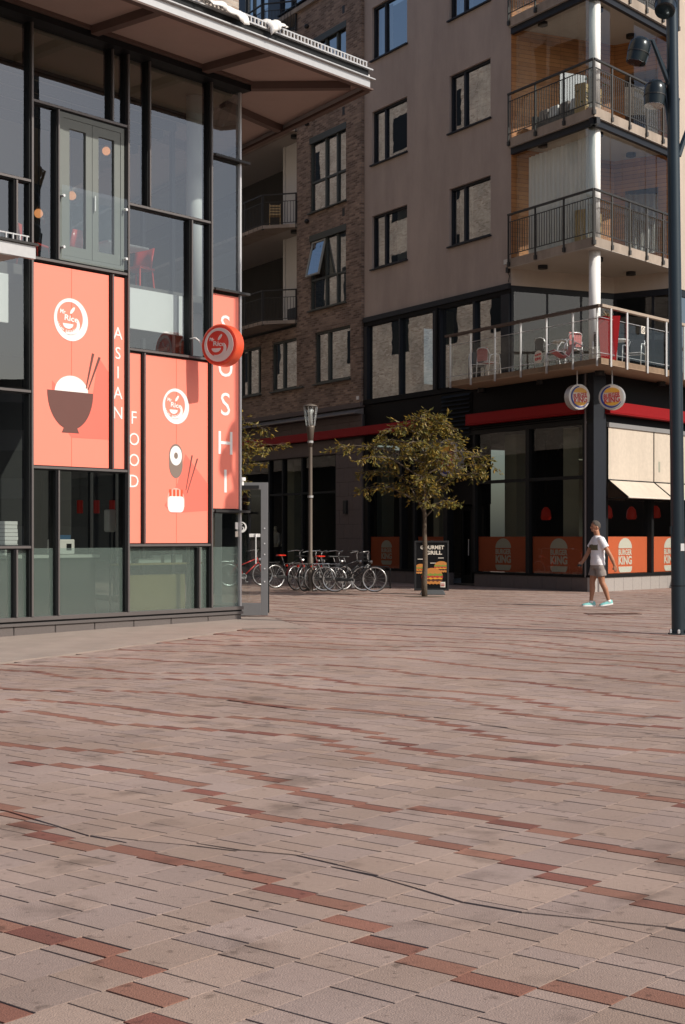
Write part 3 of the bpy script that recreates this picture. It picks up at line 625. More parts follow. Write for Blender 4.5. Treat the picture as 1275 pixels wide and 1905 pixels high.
def indoor_things():
    # dining table and chairs upstairs, seen through the glass
    def table(s, y, z, label):
        o = empty('dining_table', LF.M @ Matrix.Translation((s, y, z)), label, 'table')
        MB().box(-.45, .45, -.38, .38, .72, .75).build('table_top', WHITE, o); MB().tube([(0, 0, .02), (0, 0, .72)], .035).build('leg', ALU, o); MB().box(-.25, .25, -.25, .25, 0, .025).build('base', ALU, o)
    def chair(s, y, z, rz, label, group=None):
        o = empty('red_chair', LF.M @ Matrix.Translation((s, y, z)) @ Matrix.Rotation(rz, 4, 'Z'), label, 'chair', group)
        MB().cham(-.21, .21, -.2, .2, .42, .46, .01).build('seat', REDL, o)
        m = MB(); N = 6
        for i in range(N+1):
            a = -1+2*i/N
            for zz, yy in ((.44, .17), (.62, .20), (.82, .25)): m.v.append((a*.21, yy-.05*a*a, zz))
        m.f = [(i*3+j, (i+1)*3+j, (i+1)*3+j+1, i*3+j+1) for i in range(N) for j in range(2)]; m.c = [None]*len(m.f)
        b = m.build('backrest', REDL, o, True); b.modifiers.new('thick', 'SOLIDIFY').thickness = .02
        for a in (-.18, .18):
            for b_ in (-.17, .17): MB().tube([(a, b_, .42), (a*1.15, b_*1.2, 0)], .016).build('leg', REDL, o)
    table(-1.95, 1.1, 5.70, 'white topped dining table upstairs behind the glass')
    chair(-2.42, 1.05, 5.70, R_(90), 'red chair upstairs on the street door side of the white table')
    chair(-1.42, 1.1, 5.70, R_(-80), 'red chair upstairs on the corner side of the white table')
    for i, (s, y) in enumerate(((-3.8, .9), (-3.0, 1.0), (-4.35, 1.5))): chair(s, y, 5.70, R_(180*i+20), 'red chair standing upstairs behind the grey window doors', 'chairs behind the window doors')
    for i, (px, py, y) in enumerate(((198, 281, 2.0), (134, 364, 1.6), (72, 397, 1.4))):
        s, z = LF.px(px, py, y); o = empty('pendant_lamp', LF.M @ Matrix.Translation((s, y, z)), 'glowing round orange lamp hanging upstairs inside the restaurant', 'lamp', 'orange lamps hanging upstairs')
        MB().ball((0, 0, 0), .075).build('globe', GLOW, o, True); MB().tube([(0, 0, .07), (0, 0, 9.2-z)], .006).build('cord', BLKO, o)
        MB().lathe([(.20, -.14), (.17, .02), (.05, .12)], 16, cap=False).build('shade', GL_C, o, True)
    for i, px in enumerate((149, 180, 209)):
        s, z = LF.px(px, 938, 2.0); o = empty('pendant_lamp', LF.M @ Matrix.Translation((s, 2.0, z)), 'small red cylinder lamp hanging over the restaurant counter', 'lamp', 'red lamps over the counter')
        MB().lathe([(.055, -.16), (.055, .07)], 14, cap=False).build('shade', REDSH, o, True); MB().ball((0, 0, 0), .032).build('bulb', GLOWR, o, True); MB().tube([(0, 0, .05), (0, 0, 5.39-z)], .005).build('cord', BLKO, o)
    s, z = LF.px(205, 972, .7); o = empty('dispenser', LF.M @ Matrix.Translation((s, .7, .12)), 'white rounded dispenser on a thin stand behind the glass', 'dispenser')
    MB().box(-.085, .085, -.07, .07, z-.28, z+.10).build('body', WHITE, o, bevel=.03); MB().tube([(0, 0, .02), (0, 0, z-.27)], .014).build('stand', DARK, o); MB().box(-.15, .15, -.15, .15, 0, .02).build('foot', DARK, o)
    s, z = LF.px(120, 1000, .8); o = empty('printer', LF.M @ Matrix.Translation((s, .8, 1.18)), 'white boxy printer with blue trays on the counter', 'printer')
    MB().box(-.20, .12, -.12, .2, 0, .24).build('body', WHITE, o, bevel=.015); MB().box(-.05, .05, -.124, -.118, .06, .17).build('panel', DARK, o); MB().box(-.18, .05, -.1, .12, .24, .31).build('tray', mat('tray_blue', (.05, .12, .22), .5), o)
    o = empty('counter', LF.M @ Matrix.Translation((-4.2, .7, .12)), 'long pale counter behind the frosted lower glass', 'counter')
    MB().box(-3, 1.55, -.05, .55, 1.0, 1.05).build('worktop', WALLW, o); MB().box(-2.9, 1.5, .0, .5, 0, 1.0).build('front', DARKI, o)
    s, z = LF.px(16, 965, .6); o = empty('box_stack', LF.M @ Matrix.Translation((s, .6, 1.17)), 'tall stack of white takeaway boxes on the counter', 'boxes')
    for k in range(9): MB().box(-.3+rnd.uniform(-.01, .01), .16+rnd.uniform(-.01, .01), -.02, .26, .06*k, .06*k+.054).build('box', WHITE, o)
    o = empty('wall_shelf', LF.M @ Matrix.Translation((-1.75, .28, 1.02)), 'pale timber shelf behind the frosted glass under the sushi panel', 'shelf')
    MB().box(-.85, 1.25, -.10, .14, -.03, 0).build('board', TIMB, o); MB().box(-.5, .8, .12, .18, -.9, -.2).build('back_panel', TIMB, o)
    for a, w, h, lb in ((-.75, .06, .12, 'small white cup next to the tall bottle on the frosted glass shelf'), (-.6, .03, .30, 'tall thin white bottle on the shelf behind frosted glass'), (-.25, .16, .08, 'wide low white basket on the shelf behind frosted glass'), (.0, .09, .13, 'white container beside the low basket on the frosted glass shelf'), (.24, .08, .14, 'white container in the row of boxes on the frosted glass shelf'), (.5, .08, .14, 'last white container at the corner end of the frosted glass shelf')):
        o = MB().box(-w, w, -.05, .05, 0, h).build('tableware', WHITE, None, bevel=.01); o.matrix_world = LF.M @ Matrix.Translation((-1.75+a, .28, 1.0205)); tag(o, lb, 'container', 'containers on the shelf')
indoor_things()
# ------------------------------------------------------------------ corner apartment building with the burger restaurant
def wall_holes(mb, s0, s1, z0, z1, holes, y=0, depth=.16):
    xs = sorted({s0, s1, *[h[0] for h in holes], *[h[1] for h in holes]}); zs = sorted({z0, z1, *[h[2] for h in holes], *[h[3] for h in holes]})
    xs = [x for x in xs if s0 <= x <= s1]; zs = [z for z in zs if z0 <= z <= z1]
    for a, b in zip(xs, xs[1:]):
        for c, d in zip(zs, zs[1:]):
            mx, mz = (a+b)/2, (c+d)/2
            if not any(h[0] < mx < h[1] and h[2] < mz < h[3] for h in holes): mb.quad((a, y, c), (b, y, c), (b, y, d), (a, y, d))
    for a, b, c, d in holes:
        Y = y+depth
        mb.quad((a, y, c), (a, Y, c), (a, Y, d), (a, y, d)); mb.quad((b, y, c), (b, Y, c), (b, Y, d), (b, y, d))
        mb.quad((a, y, c), (b, y, c), (b, Y, c), (a, Y, c)); mb.quad((a, y, d), (b, y, d), (b, Y, d), (a, Y, d))
def window(B, a, b, c, d, y, splits=(), trans=(), fm=None, gm=None, fw=.06, xf=None, sill=True, skip=()):
    fm = fm or NAVY; gm = gm or GL_W
    m = MB(xf); m.box(a, a+fw, y-.04, y+.06, c, d); m.box(b-fw, b, y-.04, y+.06, c, d); m.box(a+fw, b-fw, y-.04, y+.06, c, c+fw); m.box(a+fw, b-fw, y-.04, y+.06, d-fw, d)
    xs = [a+fw]+[a+(b-a)*k for k in splits]+[b-fw]; zs = [c+fw]+[c+(d-c)*k for k in trans]+[d-fw]
    for x in xs[1:-1]: m.box(x-fw*.7, x+fw*.7, y-.045, y+.055, c+fw, d-fw)
    for z in zs[1:-1]: m.box(a+fw, b-fw, y-.035, y+.05, z-fw*.6, z+fw*.6)
    w = m.build('window', fm, B)
    k = 0
    for x0, x1 in zip(xs, xs[1:]):
        for z0, z1 in zip(zs, zs[1:]):
            if k not in skip: pane('pane', x0+.02, x1-.02, z0+.02, z1-.02, y+.02, gm, w, xf, .004)
            k += 1
    if sill: MB(xf).box(a-.05, b+.05, y-.20, y+.02, c-.05, c-.008).build('sill', fm, w)
    return w
FL = 3.44
Pin = Vector((-2.95, 3.45))                       # inner corner of the balcony recess, K frame
def K2(p): return (p[0], p[1])
Rk = lambda s, n: (R2K @ Vector((s, n, 0))).xy
def burger_bun(mb, cx, cz, w, y, xf=None):
    h = w*1.28
    mb.plate([(cx+w/2, cz+.20*h)]+arc(cx, cz+.20*h, w/2, .30*h, 0, 180, 16), y-.006, y); mb.plate(arc(cx-w*.34, cz-.33*h, w*.16, h*.17, 180, 270, 6)+arc(cx+w*.34, cz-.33*h, w*.16, h*.17, 270, 360, 6), y-.006, y)
    text(mb, 'BURGER', cx, y-.001, cz+.085*h, w=w*.98, h=h*.17, bold=.03); text(mb, 'KING', cx, y-.001, cz-.15*h, w=w*.98, h=h*.25, bold=.035)
def corner_building():
    B = empty('corner_building', KF.M, 'beige rendered apartment building with burger restaurant below and glazed corner balconies', 'building')
    s = KF.s_; E0, E1 = -11.26, -3.50; ZT = 27
    holes = []
    for k in range(5):
        for a, b in ((-10.79, -8.75), (-6.48, -4.45)): holes.append((a, b, 10.30+k*FL, 12.05+k*FL))
    m = MB(); wall_holes(m, E0, E1, 8.72, ZT, holes, 0, .2); m.quad((E1, 0, 8.72), (E1, .35, 8.72), (E1, .35, ZT), (E1, 0, ZT)); m.quad((E0, 0, 8.72), (E1, 0, 8.72), (E1, .5, 8.72), (E0, .5, 8.72)); m.build('rendered_wall', PLAS, B)
    for i, h in enumerate(holes):
        window(B, *h, .12, (.34,), (), NAVY, GL_W, .07)
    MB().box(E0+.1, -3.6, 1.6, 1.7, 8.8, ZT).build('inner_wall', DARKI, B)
    for k, h in enumerate(holes):
        c = MB(); N = 16; x0, x1 = (h[0]+.08, h[0]+.75) if k % 3 else (h[0]+1.0, h[1]-.1)
        for i in range(N): c.quad((x0+(x1-x0)*i/N, .34+.02*(i % 2), h[2]), (x0+(x1-x0)*(i+1)/N, .34+.02*((i+1) % 2), h[2]), (x0+(x1-x0)*(i+1)/N, .34+.02*((i+1) % 2), h[3]), (x0+(x1-x0)*i/N, .34+.02*(i % 2), h[3]))
        c.build('curtain', CLOTHW, B)
    # first floor window band
    MB().box(E0+.03, E1, -.09, .18, 8.58, 8.74).build('head_beam', NAVY, B); MB().box(E0+.03, E1+.02, -.05, .2, 8.44, 8.58).build('head_frame', BLACKP, B)
    MB().box(E0+.03, -5.40, -.06, .2, 5.86, 6.02).build('sill_beam', BLACKP, B)
    for x, w in ((E0+.16, .22), (-9.09, .08), (-7.06, .40), (-5.17, .10), (-3.70, .36)): MB().box(x-w/2, x+w/2, -.07, .16, 6.02, 8.44).build('mullion', NAVY, B)
    MB().box(-7.03, -6.95, -.13, -.07, 6.0, 8.5).build('downpipe', BLACKP, B)
    for a, b in ((E0+.27, -9.13), (-9.05, -7.26), (-6.86, -5.22), (-5.12, -3.88)): pane('pane', a, b, 6.02, 8.44, .04, GL_W, B, None, .004)
    MB().box(E0, -3.4, 3.5, 3.6, 5.9, 8.7).build('inner_wall', DARKI, B)
    for x in (-10.5, -8.1): MB().box(x-.22, x+.22, .8, 1.2, 5.95, 8.7).build('inner_column', BEIGE, B)
    MB().box(-10.3, -8.6, .45, .9, 6.02, 6.35).build('inner_counter', WALLW, B)
    MB().prism([(E0, .2), (E1, .2), (-3.1, 3.4), (E0, 3.5)], 5.80, 5.90).build('floor_slab', DARKI, B)
    MB().prism([(E0, .2), (E1, .2), (-3.1, 3.4), (E0, 3.5)], 8.60, 8.70).build('ceiling_slab', DARKI, B)
    # ground floor storefront on the street side
    door0, door1 = s(835), s(884)
    m = MB()
    for a, b in ((E0+.05, door0), (door1, -.0)):
        x = a
        while x < b-.01:
            w = min(.62, b-x); w = b-x if b-x-w < .25 else w; MB().cham(x+.004, x+w-.004, -.03, .2, -.06, .38, .006).build('plinth_block', STONE2, B); x += w
    MB().box(E0+.05, door0, -.05, .2, .382, .44).build('sill_frame', BLACKP, B); MB().box(door1, 0, -.05, .2, .382, .44).build('sill_frame', BLACKP, B)
    MB().box(E0+.05, .02, -.04, .25, 4.50, 4.62).build('head_frame', DARK, B); MB().box(E0+.05, .02, -.01, .25, 4.62, 5.84).build('fascia', BLACKP, B)
    for z in (4.66, 4.72): MB().box(door1, -.45, -.10, -.04, z-.012, z+.012).build('track', DARK, B)
    for x, w in ((E0+.16, .22), (s(747.5), .13), (s(772), .13), (s(831), .2), (door1, .12), (s(983.5), .16), (-.30, .20)): MB().box(x-w/2, x+w/2, -.045, .2, .44, 4.5).build('mullion', DARK, B)
    MB().box(-.40, .03, -.03, .4, .384, 5.84).build('corner_column', NAVY, B)
    for a, b in ((E0+.27, s(747.5)-.06), (s(772)+.06, s(831)-.1), (door1+.06, s(983.5)-.08), (s(983.5)+.08, -.40)):
        MB().box(a, b, -.03, .1, 3.03, 3.12).build('transom', DARK, B)
        pane('pane', a, b, .44, 3.03, .05, GL_D, B); pane('pane', a, b, 3.12, 4.5, .05, GL_D, B)
        o = MB().box(a+.02, b-.02, .075, .08, .46, 1.475).build('window_film', ORNG, B)
        cx = (a+b)/2; m = MB(); burger_bun(m, cx+.02, .965, .62 if b-a < 2.2 else .72, .073); m.build('logo', CREAM, o)
    # recessed entrance door
    MB().box(door0, door1-.06, .55, .62, .02, 2.6).build('door_back', BLACKP, B)
    for a, b in ((door0+.05, (door0+door1)/2), ((door0+door1)/2, door1-.1)):
        m = MB(); [m.box(*q) for q in ((a+.02, a+.12, .42, .5, .05, 2.4), (b-.12, b-.02, .42, .5, .05, 2.4), (a+.12, b-.12, .42, .5, .05, .3), (a+.12, b-.12, .42, .5, 2.28, 2.4))]
        d = m.build('entrance_door', DARK, B); pane('door_pane', a+.12, b-.12, .3, 2.28, .46, GL_D, d); MB().tube([(b-.16, .38, .9), (b-.16, .38, 1.4)], .014).build('handle', ALU, d)
    MB().box(door0, door1, .1, .6, 2.45, 4.5).build('door_head', BLACKP, B)
    # louvre and red bands
    lo = MB().box(s(823), s(879)+.02, -.03, .0, 4.25, 5.78).build('louvre', BLACKP, B); z = 4.32
    while z < 5.7:
        MB().add([(s(823)+.05, -.10, z), (s(879)-.03, -.10, z), (s(879)-.03, -.03, z+.075), (s(823)+.05, -.03, z+.075), (s(823)+.05, -.095, z-.012), (s(879)-.03, -.095, z-.012), (s(879)-.03, -.025, z+.063), (s(823)+.05, -.025, z+.063)], [(0, 1, 2, 3), (7, 6, 5, 4), (0, 4, 5, 1), (1, 5, 6, 2), (2, 6, 7, 3), (3, 7, 4, 0)]).build('slat', DARK, lo); z += .125
    MB().box(s(881), -.32, -.30, -.02, 4.795, 5.09).build('red_fascia', REDB, B, bevel=.01); MB().box(s(881), -.30, -.315, -.02, 4.765, 4.79).build('fascia_trim', REDB, B)
    MB().box(E0-9, s(820), -.30, -.02, 4.835, 5.12).build('red_fascia', REDB, B, bevel=.01)
    # ground floor on the plaza side
    x = .5
    MB(R2K).box(.03, .50, -.03, .3, .384, 5.84).build('corner_column', mat('column_sunlit', (.20, .185, .19), .6, .1, .08, 4), B)  # sunlit face of the column, coloured lighter than its navy shaded face
    x = .0
    while x < 12: MB(R2K).cham(x+.004, x+.50, -.035, .2, -.06, .38, .006).build('plinth_block', mat('plinth_sunlit', (.34, .31, .29), .85, 0, .2, 20, bump=.2), B); x += .504  # same plinth, sunlight put into a paler colour than on the shaded street side
    MB(R2K).box(.5, 12, -.07, .2, .382, .46).build('sill_frame', DARK, B); MB(R2K).box(.03, 12, -.02, .25, 4.56, 5.84).build('fascia', BLACKP, B)
    for x, w in ((.58, .12), (3.10, .13), (5.75, .13), (8.4, .13), (11, .13)): MB(R2K).box(x-w/2, x+w/2, -.06, .2, .46, 4.56).build('mullion', DARK, B)
    for a, b in ((.64, 3.03), (3.17, 5.68), (5.82, 8.33)):
        pane('pane', a, b, .46, 4.5, .05, GL_C, B, R2K)
        o = MB(R2K).box(a+.01, b-.01, .075, .08, .475, 1.475).build('window_film', ORNG, B); m = MB(R2K); burger_bun(m, (a+b)/2-.05, .965, .74, .073); m.build('logo', CREAM, o)
        aw = MB(R2K).box(a-.08, b+.08, -.14, -.065, 4.42, 4.54).build('awning', mat('awning_box', (.36, .35, .34), .45, .5, .06, 8), B)
        MB(R2K).quad((a-.05, -.10, 3.0), (b+.03, -.10, 3.0), (b+.03, -.10, 4.43), (a-.05, -.10, 4.43)).build('fabric', AWN, aw)
        MB(R2K).quad((a-.05, -.70, 2.53), (b+.03, -.70, 2.53), (b+.03, -.105, 2.995), (a-.05, -.105, 2.995)).build('fabric', AWN, aw)
        MB(R2K).tube([(a-.06, -.715, 2.52), (b+.04, -.715, 2.52)], .022).build('front_bar', CREAM, aw); MB(R2K).tube([(a-.06, -.10, 3.0), (b+.04, -.10, 3.0)], .022).build('mid_bar', DARK, aw)
        for x in (a-.06, b+.04): MB(R2K).tube([(x, -.06, 2.50), (x, -.70, 2.51)], .015).build('arm', DARK, aw); MB(R2K).tube([(x, -.70, 2.54), (x, -.12, 2.99)], .012).build('arm', DARK, aw)
    MB(R2K).box(.35, 12, -.30, -.025, 4.795, 5.09).build('red_fascia', REDB, B, bevel=.01); MB(R2K).box(.33, 12, -.315, -.025, 4.765, 4.79).build('fascia_trim', REDB, B)
    # restaurant interior
    A0 = (-11, .3); MB().prism([(-11, .35), (-.4, .35), Rk(11.8, .3), Rk(11.8, 7), (-11, 7)], .02, .06).build('interior_floor', FLOORI, B)
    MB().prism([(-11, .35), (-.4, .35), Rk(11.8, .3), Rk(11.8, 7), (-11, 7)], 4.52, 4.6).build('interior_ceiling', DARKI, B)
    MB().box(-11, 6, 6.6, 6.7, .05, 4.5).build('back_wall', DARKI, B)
    for px, n, w in ((950, .9, .55), (706, .8, .3), (812, .8, .3)): x = s(px, n); MB().box(x-w/2, x+w/2, n, n+.5, .06, 4.5).build('inner_column', BEIGE, B)
    for x in (1.35,): MB(R2K).box(x-.3, x+.3, 1.1, 1.6, .06, 4.5).build('inner_column', BEIGE, B)
    MB().box(-4.9, -.9, 3.2, 3.3, 3.3, 3.6).build('bulkhead', BEIGE, B)
    # terrace
    O1, O2 = (-5.02, -1.10), (1.50, -1.10); CRN = Vector((1.56, -1.10)); RE_ = Rk(9, -1.12)
    c0 = Rk(-1.45, -1.12)
    poly = [O1, (c0.x, -1.1), RE_, Rk(9, 1.7), (Pin.x, Pin.y), (E1, .3), (-5.38, -.03)]
    sb = MB().prism([K2(p) for p in poly], 5.87, 6.00).build('terrace', WOODT, B)
    MB().prism([K2(p) for p in poly], 5.845, 5.868).build('soffit', mat('timber_soffit', (.30, .21, .14), .8, 0, .2, 4), sb)
    rl = MB(); a, b, c = Vector((-5.08, -1.13)), Vector((c0.x, -1.13)), Rk(8.9, -1.15)
    def rail(p, q, z0, z1, w, m, name='handrail'):
        d = (q-p).normalized(); o = Vector((-d.y, d.x))*w/2; return MB().prism([(v.x, v.y) for v in (p-o, q-o, q+o, p+o)], z0, z1).build(name, m, sb)
    rail(a, b, 7.28, 7.35, .13, RAILT); rail(b, c, 7.28, 7.35, .13, mat('sunlit_timber_rail', (.36, .29, .23), .8, 0, .25, 12))  # one timber handrail: shaded run coloured dark, sunlit plaza run coloured pale
    for p, q in ((a, b), (b, c)):
        for z in (6.12, 7.02): MB().tube([(p.x, p.y, z), (q.x, q.y, z)], .010, 6).build('wire', STEEL, sb)
    px_ = [Vector((s(x, -1.13), -1.13)) for x in (838, 876, 921, 969, 1017, 1066, 1111)]+[Rk(RF.s_(x, -1.15), -1.15) for x in (1137, 1167, 1205, 1240, 1273)]+[Rk(RF.s_(1273, -1.15)+k, -1.15) for k in (1.1, 2.2, 3.3)]
    for p in px_: MB().box(p.x-.015, p.x+.015, p.y-.025, p.y+.025, 5.80, 7.28).build('post', STEEL, sb)
    for p, q in zip(px_, px_[1:]):
        if (q-p).length > 1.6 or (q-p).length < .4: continue
        d = (q-p).normalized(); n = Vector((-d.y, d.x))*.03; u, w = p+d*.05+n, q-d*.05+n
        MB().quad((*u, 6.06), (*w, 6.06), (*w, 6.98), (*u, 6.98)).build('glass_panel', GL_B, sb)
    m = MB(); cx, cz = s(1002, -1.17), KF.px(1002, 664, -1.17)[1]; m.lathe([(.17, -.004), (.17, 0)], 28, (cx, -1.175, cz), 'y'); st = m.build('sticker', CREAM, sb)
    m = MB(); text(m, 'BURGER', cx, -1.181, cz+.06, w=.25, bold=.03, rot=.1); text(m, 'KING', cx, -1.181, cz-.05, w=.25, bold=.03, rot=.1); m.build('sticker_text', LOGR, sb)
    for px, py in ((897, 725), (1007, 710), (1116, 693)):
        p = G(px, py, 5.8); q = KF.M.inverted() @ Vector((p.x, p.y, 0)); MB().lathe([(.13, 5.72), (.13, 5.845)], 20, (q.x, q.y, 0)).build('soffit_lamp', BLKO, sb)
    p = G(1230, 713, 5.8); q = KF.M.inverted() @ Vector((p.x, p.y, 0)); MB().lathe([(.13, 5.72), (.13, 5.845)], 20, (q.x, q.y, 0)).build('soffit_lamp', BLKO, sb)
    # recess: glazing at terrace level, rendered band, timber lined balconies above
    wa, wb, wc = Vector((E1+.02, .0)), Pin, Rk(4.45, .0)
    def seg(name, p, q, z0, z1, th, m, parent=None):
        d = (q-p).normalized(); n = Vector((-d.y, d.x))*th; return MB().prism([(v.x, v.y) for v in (p, q, q+n, p+n)], z0, z1).build(name, m, parent or B)
    for p, q in ((wa, wb), (wb, wc)):
        seg('recess_band', p, q, 8.68, 9.15, .15, PLASL); seg('head_frame', p, q, 8.50, 8.68, .12, NAVY); seg('sill_frame', p, q, 6.0, 6.1, .12, NAVY)
        L_ = (q-p).length; d = (q-p)/L_; k = 0
        while k < L_-.3:
            u = p+d*k; v = p+d*min(k+1.15, L_); seg('mullion', u, u+d*.08, 6.1, 8.5, .1, NAVY)
            MB().quad((*(u+d*.08), 6.1), (*v, 6.1), (*v, 8.5), (*(u+d*.08), 8.5)).build('pane', GL_D, B); k += 1.15
    MB().lathe([(.155, 6.0), (.155, 9.15)], 28, (.0-.32, .32, 0)).build('white_column', WHITE, B, True)
    for k in range(4):
        z = 9.15+k*FL; c1 = Vector((.12, -.13)); c1 = Vector((-.045, -.13)); ca, cb = Vector((-3.47, -.13)), Rk(4.45, -.13)
        crn = Rk(-.16, -.13)
        sl_ = MB().prism([K2(v) for v in (ca, Vector((crn.x, -.13)), cb, Rk(4.45, .1), Pin, Vector((-3.47, .1)))], z+.015, z+.26).build('balcony', SLABM, B)
        MB().prism([K2(v) for v in (ca, Vector((crn.x, -.13)), cb, Rk(4.45, .1), Pin, Vector((-3.47, .1)))], z, z+.013).build('soffit', CONCU, sl_)
        if k:
            for p, q in ((Vector((-3.45, -.05)), Vector((crn.x, -.05))), (Rk(-.12, -.05), Rk(4.45, -.05))):
                d = (q-p).normalized(); n = Vector((-d.y, d.x))*.12; MB().prism([(v.x, v.y) for v in (p, q, q+n, p+n)], z-.18, z-.003).build('edge_beam', NAVY, sl_)
        z0 = z+.26; runs = ((Vector((-3.42, -.17)), Vector((crn.x+.02, -.17))), (Vector((crn.x+.02, -.17)), Rk(4.45, -.17)))
        for p, q in runs:
            d = (q-p).normalized(); n = Vector((-d.y, d.x)); L_ = (q-p).length
            o = n*.035; MB().prism([(v.x, v.y) for v in (p-o, q-o, q+o, p+o)], z0+1.22, z0+1.27).build('handrail', RAILM, sl_)
            for zz in (.10, 1.02): o = n*.012; MB().prism([(v.x, v.y) for v in (p-o, q-o, q+o, p+o)], z0+zz, z0+zz+.022).build('rail', RAILM, sl_)
            bar = MB().box(-.007, .007, -.007, .007, 0, .90).mesh('baluster'); bar.materials.append(RAILM); nb = int(L_/.105)
            for i in range(1, nb): v = p+d*(L_*i/nb); obj('baluster', bar, RAILM, sl_, Matrix.Translation((v.x, v.y, z0+.12)))
            np_ = 3 if q.y < 0 and abs(q.y+.17) < .01 else 5
            for i in range(0, np_+1):
                v = p+d*(L_*min(.995, max(.005, i/np_))); MB().box(v.x-.02, v.x+.02, v.y-.02, v.y+.02, z0-.14, z0+1.22).build('post', RAILM, sl_)
                MB().box(v.x-.04, v.x+.04, v.y-.03, v.y+.035, z0-.22, z0-.10).build('bracket', RAILM, sl_)
            # sliding glass screens
            pi, qi = p-n*-.26, q-n*-.26
            ns = 5 if np_ == 3 else 7
            for i in range(ns):
                if k == 1 and np_ == 5 and i in (2, 3): continue
                u, w = pi+d*((L_-.25)*i/ns+.03), pi+d*((L_-.25)*(i+1)/ns+.005); t = n*rnd.uniform(-.006, .006)
                MB().quad((*(u-t), z0+.02), (*(w+t), z0+.02), (*(w+t), z+FL-.19), (*(u-t), z+FL-.19)).build('screen_pane', GL_B, sl_)
        MB().lathe([(.155, z+.26), (.155, z+FL)], 28, (-.32, .32, 0)).build('white_column', WHITE, B, True)
        for p, q in ((Vector((-3.47, .0)), wb), (wb, wc)): seg('timber_lining', p, q, z+.26, z+FL, .12, WOODW)
        d = (wc-wb).normalized(); n = Vector((d.y, -d.x))*.03; u, w = wb+d*.35+n, wb+d*1.35+n
        o = MB().quad((*u, z+.6), (*w, z+.6), (*w, z+2.5), (*u, z+2.5)).build('balcony_window', GL_W, sl_)
        d2 = (wb-Vector((-3.47, 0))).normalized(); n2 = Vector((d2.y, -d2.x))*.03; u, w = Vector((-3.47, 0))+d2*1.6+n2, Vector((-3.47, 0))+d2*2.5+n2; MB().quad((*u, z+.3), (*w, z+.3), (*w, z+2.4), (*u, z+2.4)).build('balcony_window', GL_W, sl_)
        for px, py in ((1010, 497), (1113, 483), (1174, 509)):
            p = G(px, py, 9.1); q = KF.M.inverted() @ Vector((p.x, p.y, 0)); MB().lathe([(.14, z-.10), (.14, z-.002)], 18, (q.x, q.y, 0)).build('soffit_lamp', BLKO, sl_)
    # curtain on the lowest balcony
    z0 = 9.15+.27; m = MB(); N = 70
    for i in range(N+1):
        x = -3.15+2.55*i/N; yv = .36+.05*math.sin(i*1.25)+.02*math.sin(i*.37); m.v += [(x, yv, z0+.05), (x, yv*.6+.16, z0+2.9)]
    m.f = [(2*i, 2*i+2, 2*i+3, 2*i+1) for i in range(N)]; m.c = [None]*N; m.build('curtain', CLOTHW, B, True)
    # plaza side beyond the balconies
    MB(R2K).box(4.46, 12, 0, .3, 8.7, ZT).build('rendered_wall', PLASL, B); MB(R2K).box(4.46, 12, .02, .3, 8.5, 8.69).build('head_beam', NAVY, B)
    for x in (4.5, 6.3, 8.1, 9.9): pane('pane', x+.06, x+1.78, 6.0, 8.5, .06, GL_W, B, R2K); MB(R2K).box(x-.04, x+.06, .0, .2, 6.0, 8.5).build('mullion', NAVY, B)
    MB(R2K).box(5, 12, 3.0, 3.1, 6, ZT).build('inner_wall', DARKI, B)
    MB().prism([(E0, .6), (-3.6, .6), (Pin.x-.2, Pin.y+.3), Rk(4.6, 1.0), Rk(12, .4), Rk(12, 12), (E0, 14)], ZT-.4, ZT).build('roof', DARK, B)
    MB(R2K).box(11.9, 12, .3, 9, .1, ZT-.4).build('end_wall', PLASL, B)
    MB().tube([(-3.56, -.02, 9.35), (-3.6, -.05, 9.1), (-3.52, -.04, 8.95), (-3.58, -.03, 8.78)], .012).build('cable', BLKO, B)
    MB().box(-3.66, -3.50, -.14, -.005, 9.28, 9.42).build('wall_camera', STEEL, B); MB().box(-3.62, -3.52, -.10, -.005, 9.05, 9.2).build('junction_box', BLKO, B)
    return B
CB = corner_building()
def bk_round(name, M, label, r=.33, t=.10, rod=.25, group=None):
    o = empty(name, M, label, 'sign', group)
    autosmooth(MB().lathe([(r*.9, -t), (r, -t*.96), (r, t*.96), (r*.9, t)], 44, axis='y').build('drum', STEEL, o))
    MB().lathe([(r*.93, -t-.004), (r*.93, -t+.01)], 44, axis='y').build('face', CREAM, o)
    y0, y1 = -t-.012, -t-.005; m = MB(); band(m, arc(.02*r, 0, .86*r, .86*r, 95, 335, 36), arc(.08*r, .02*r, .77*r, .76*r, 100, 325, 36), y0, y1); m.build('blue_swoosh', BLUE, o)
    m = MB(); m.plate(arc(.06*r, .30*r, .62*r, .42*r, 5, 175, 16), y0, y1); m.plate(arc(.06*r, -.36*r, .58*r, .32*r, 190, 350, 16), y0, y1); m.build('yellow_bun', YELL, o)
    m = MB(); text(m, 'BURGER', .05*r, -t-.008, .12*r, w=1.28*r, h=.36*r, bold=.012, rot=.14, shear=.15); text(m, 'KING', .08*r, -t-.008, -.24*r, w=1.24*r, h=.46*r, bold=.015, rot=.14, shear=.15); m.build('lettering', LOGR, o)
    if rod: MB().tube([(0, 0, r*.98), (0, 0, r+rod)], .018).build('rod', STEEL, o)
sK, zK = KF.px(1074, 739, -.6); sR, zR = RF.px(1139, 739, -.6)
bk_round('round_sign', KF.M @ Matrix.Translation((sK, -.6, zK)) @ Matrix.Rotation(R_(84), 4, 'Z'), 'round burger sign hanging under the terrace on the shaded street side', .335, .11, .37)
bk_round('round_sign', RF.M @ Matrix.Translation((sR, -.6, zR)) @ Matrix.Rotation(R_(-72), 4, 'Z'), 'round burger sign hanging under the terrace on the sunny plaza side', .335, .11, .37)
sK, zK = KF.px(838, 852, -.16)
bk_round('round_sign', KF.M @ Matrix.Translation((sK, -.16, zK)), 'large round burger sign on the street facade behind the young tree', .58, .12, 0)
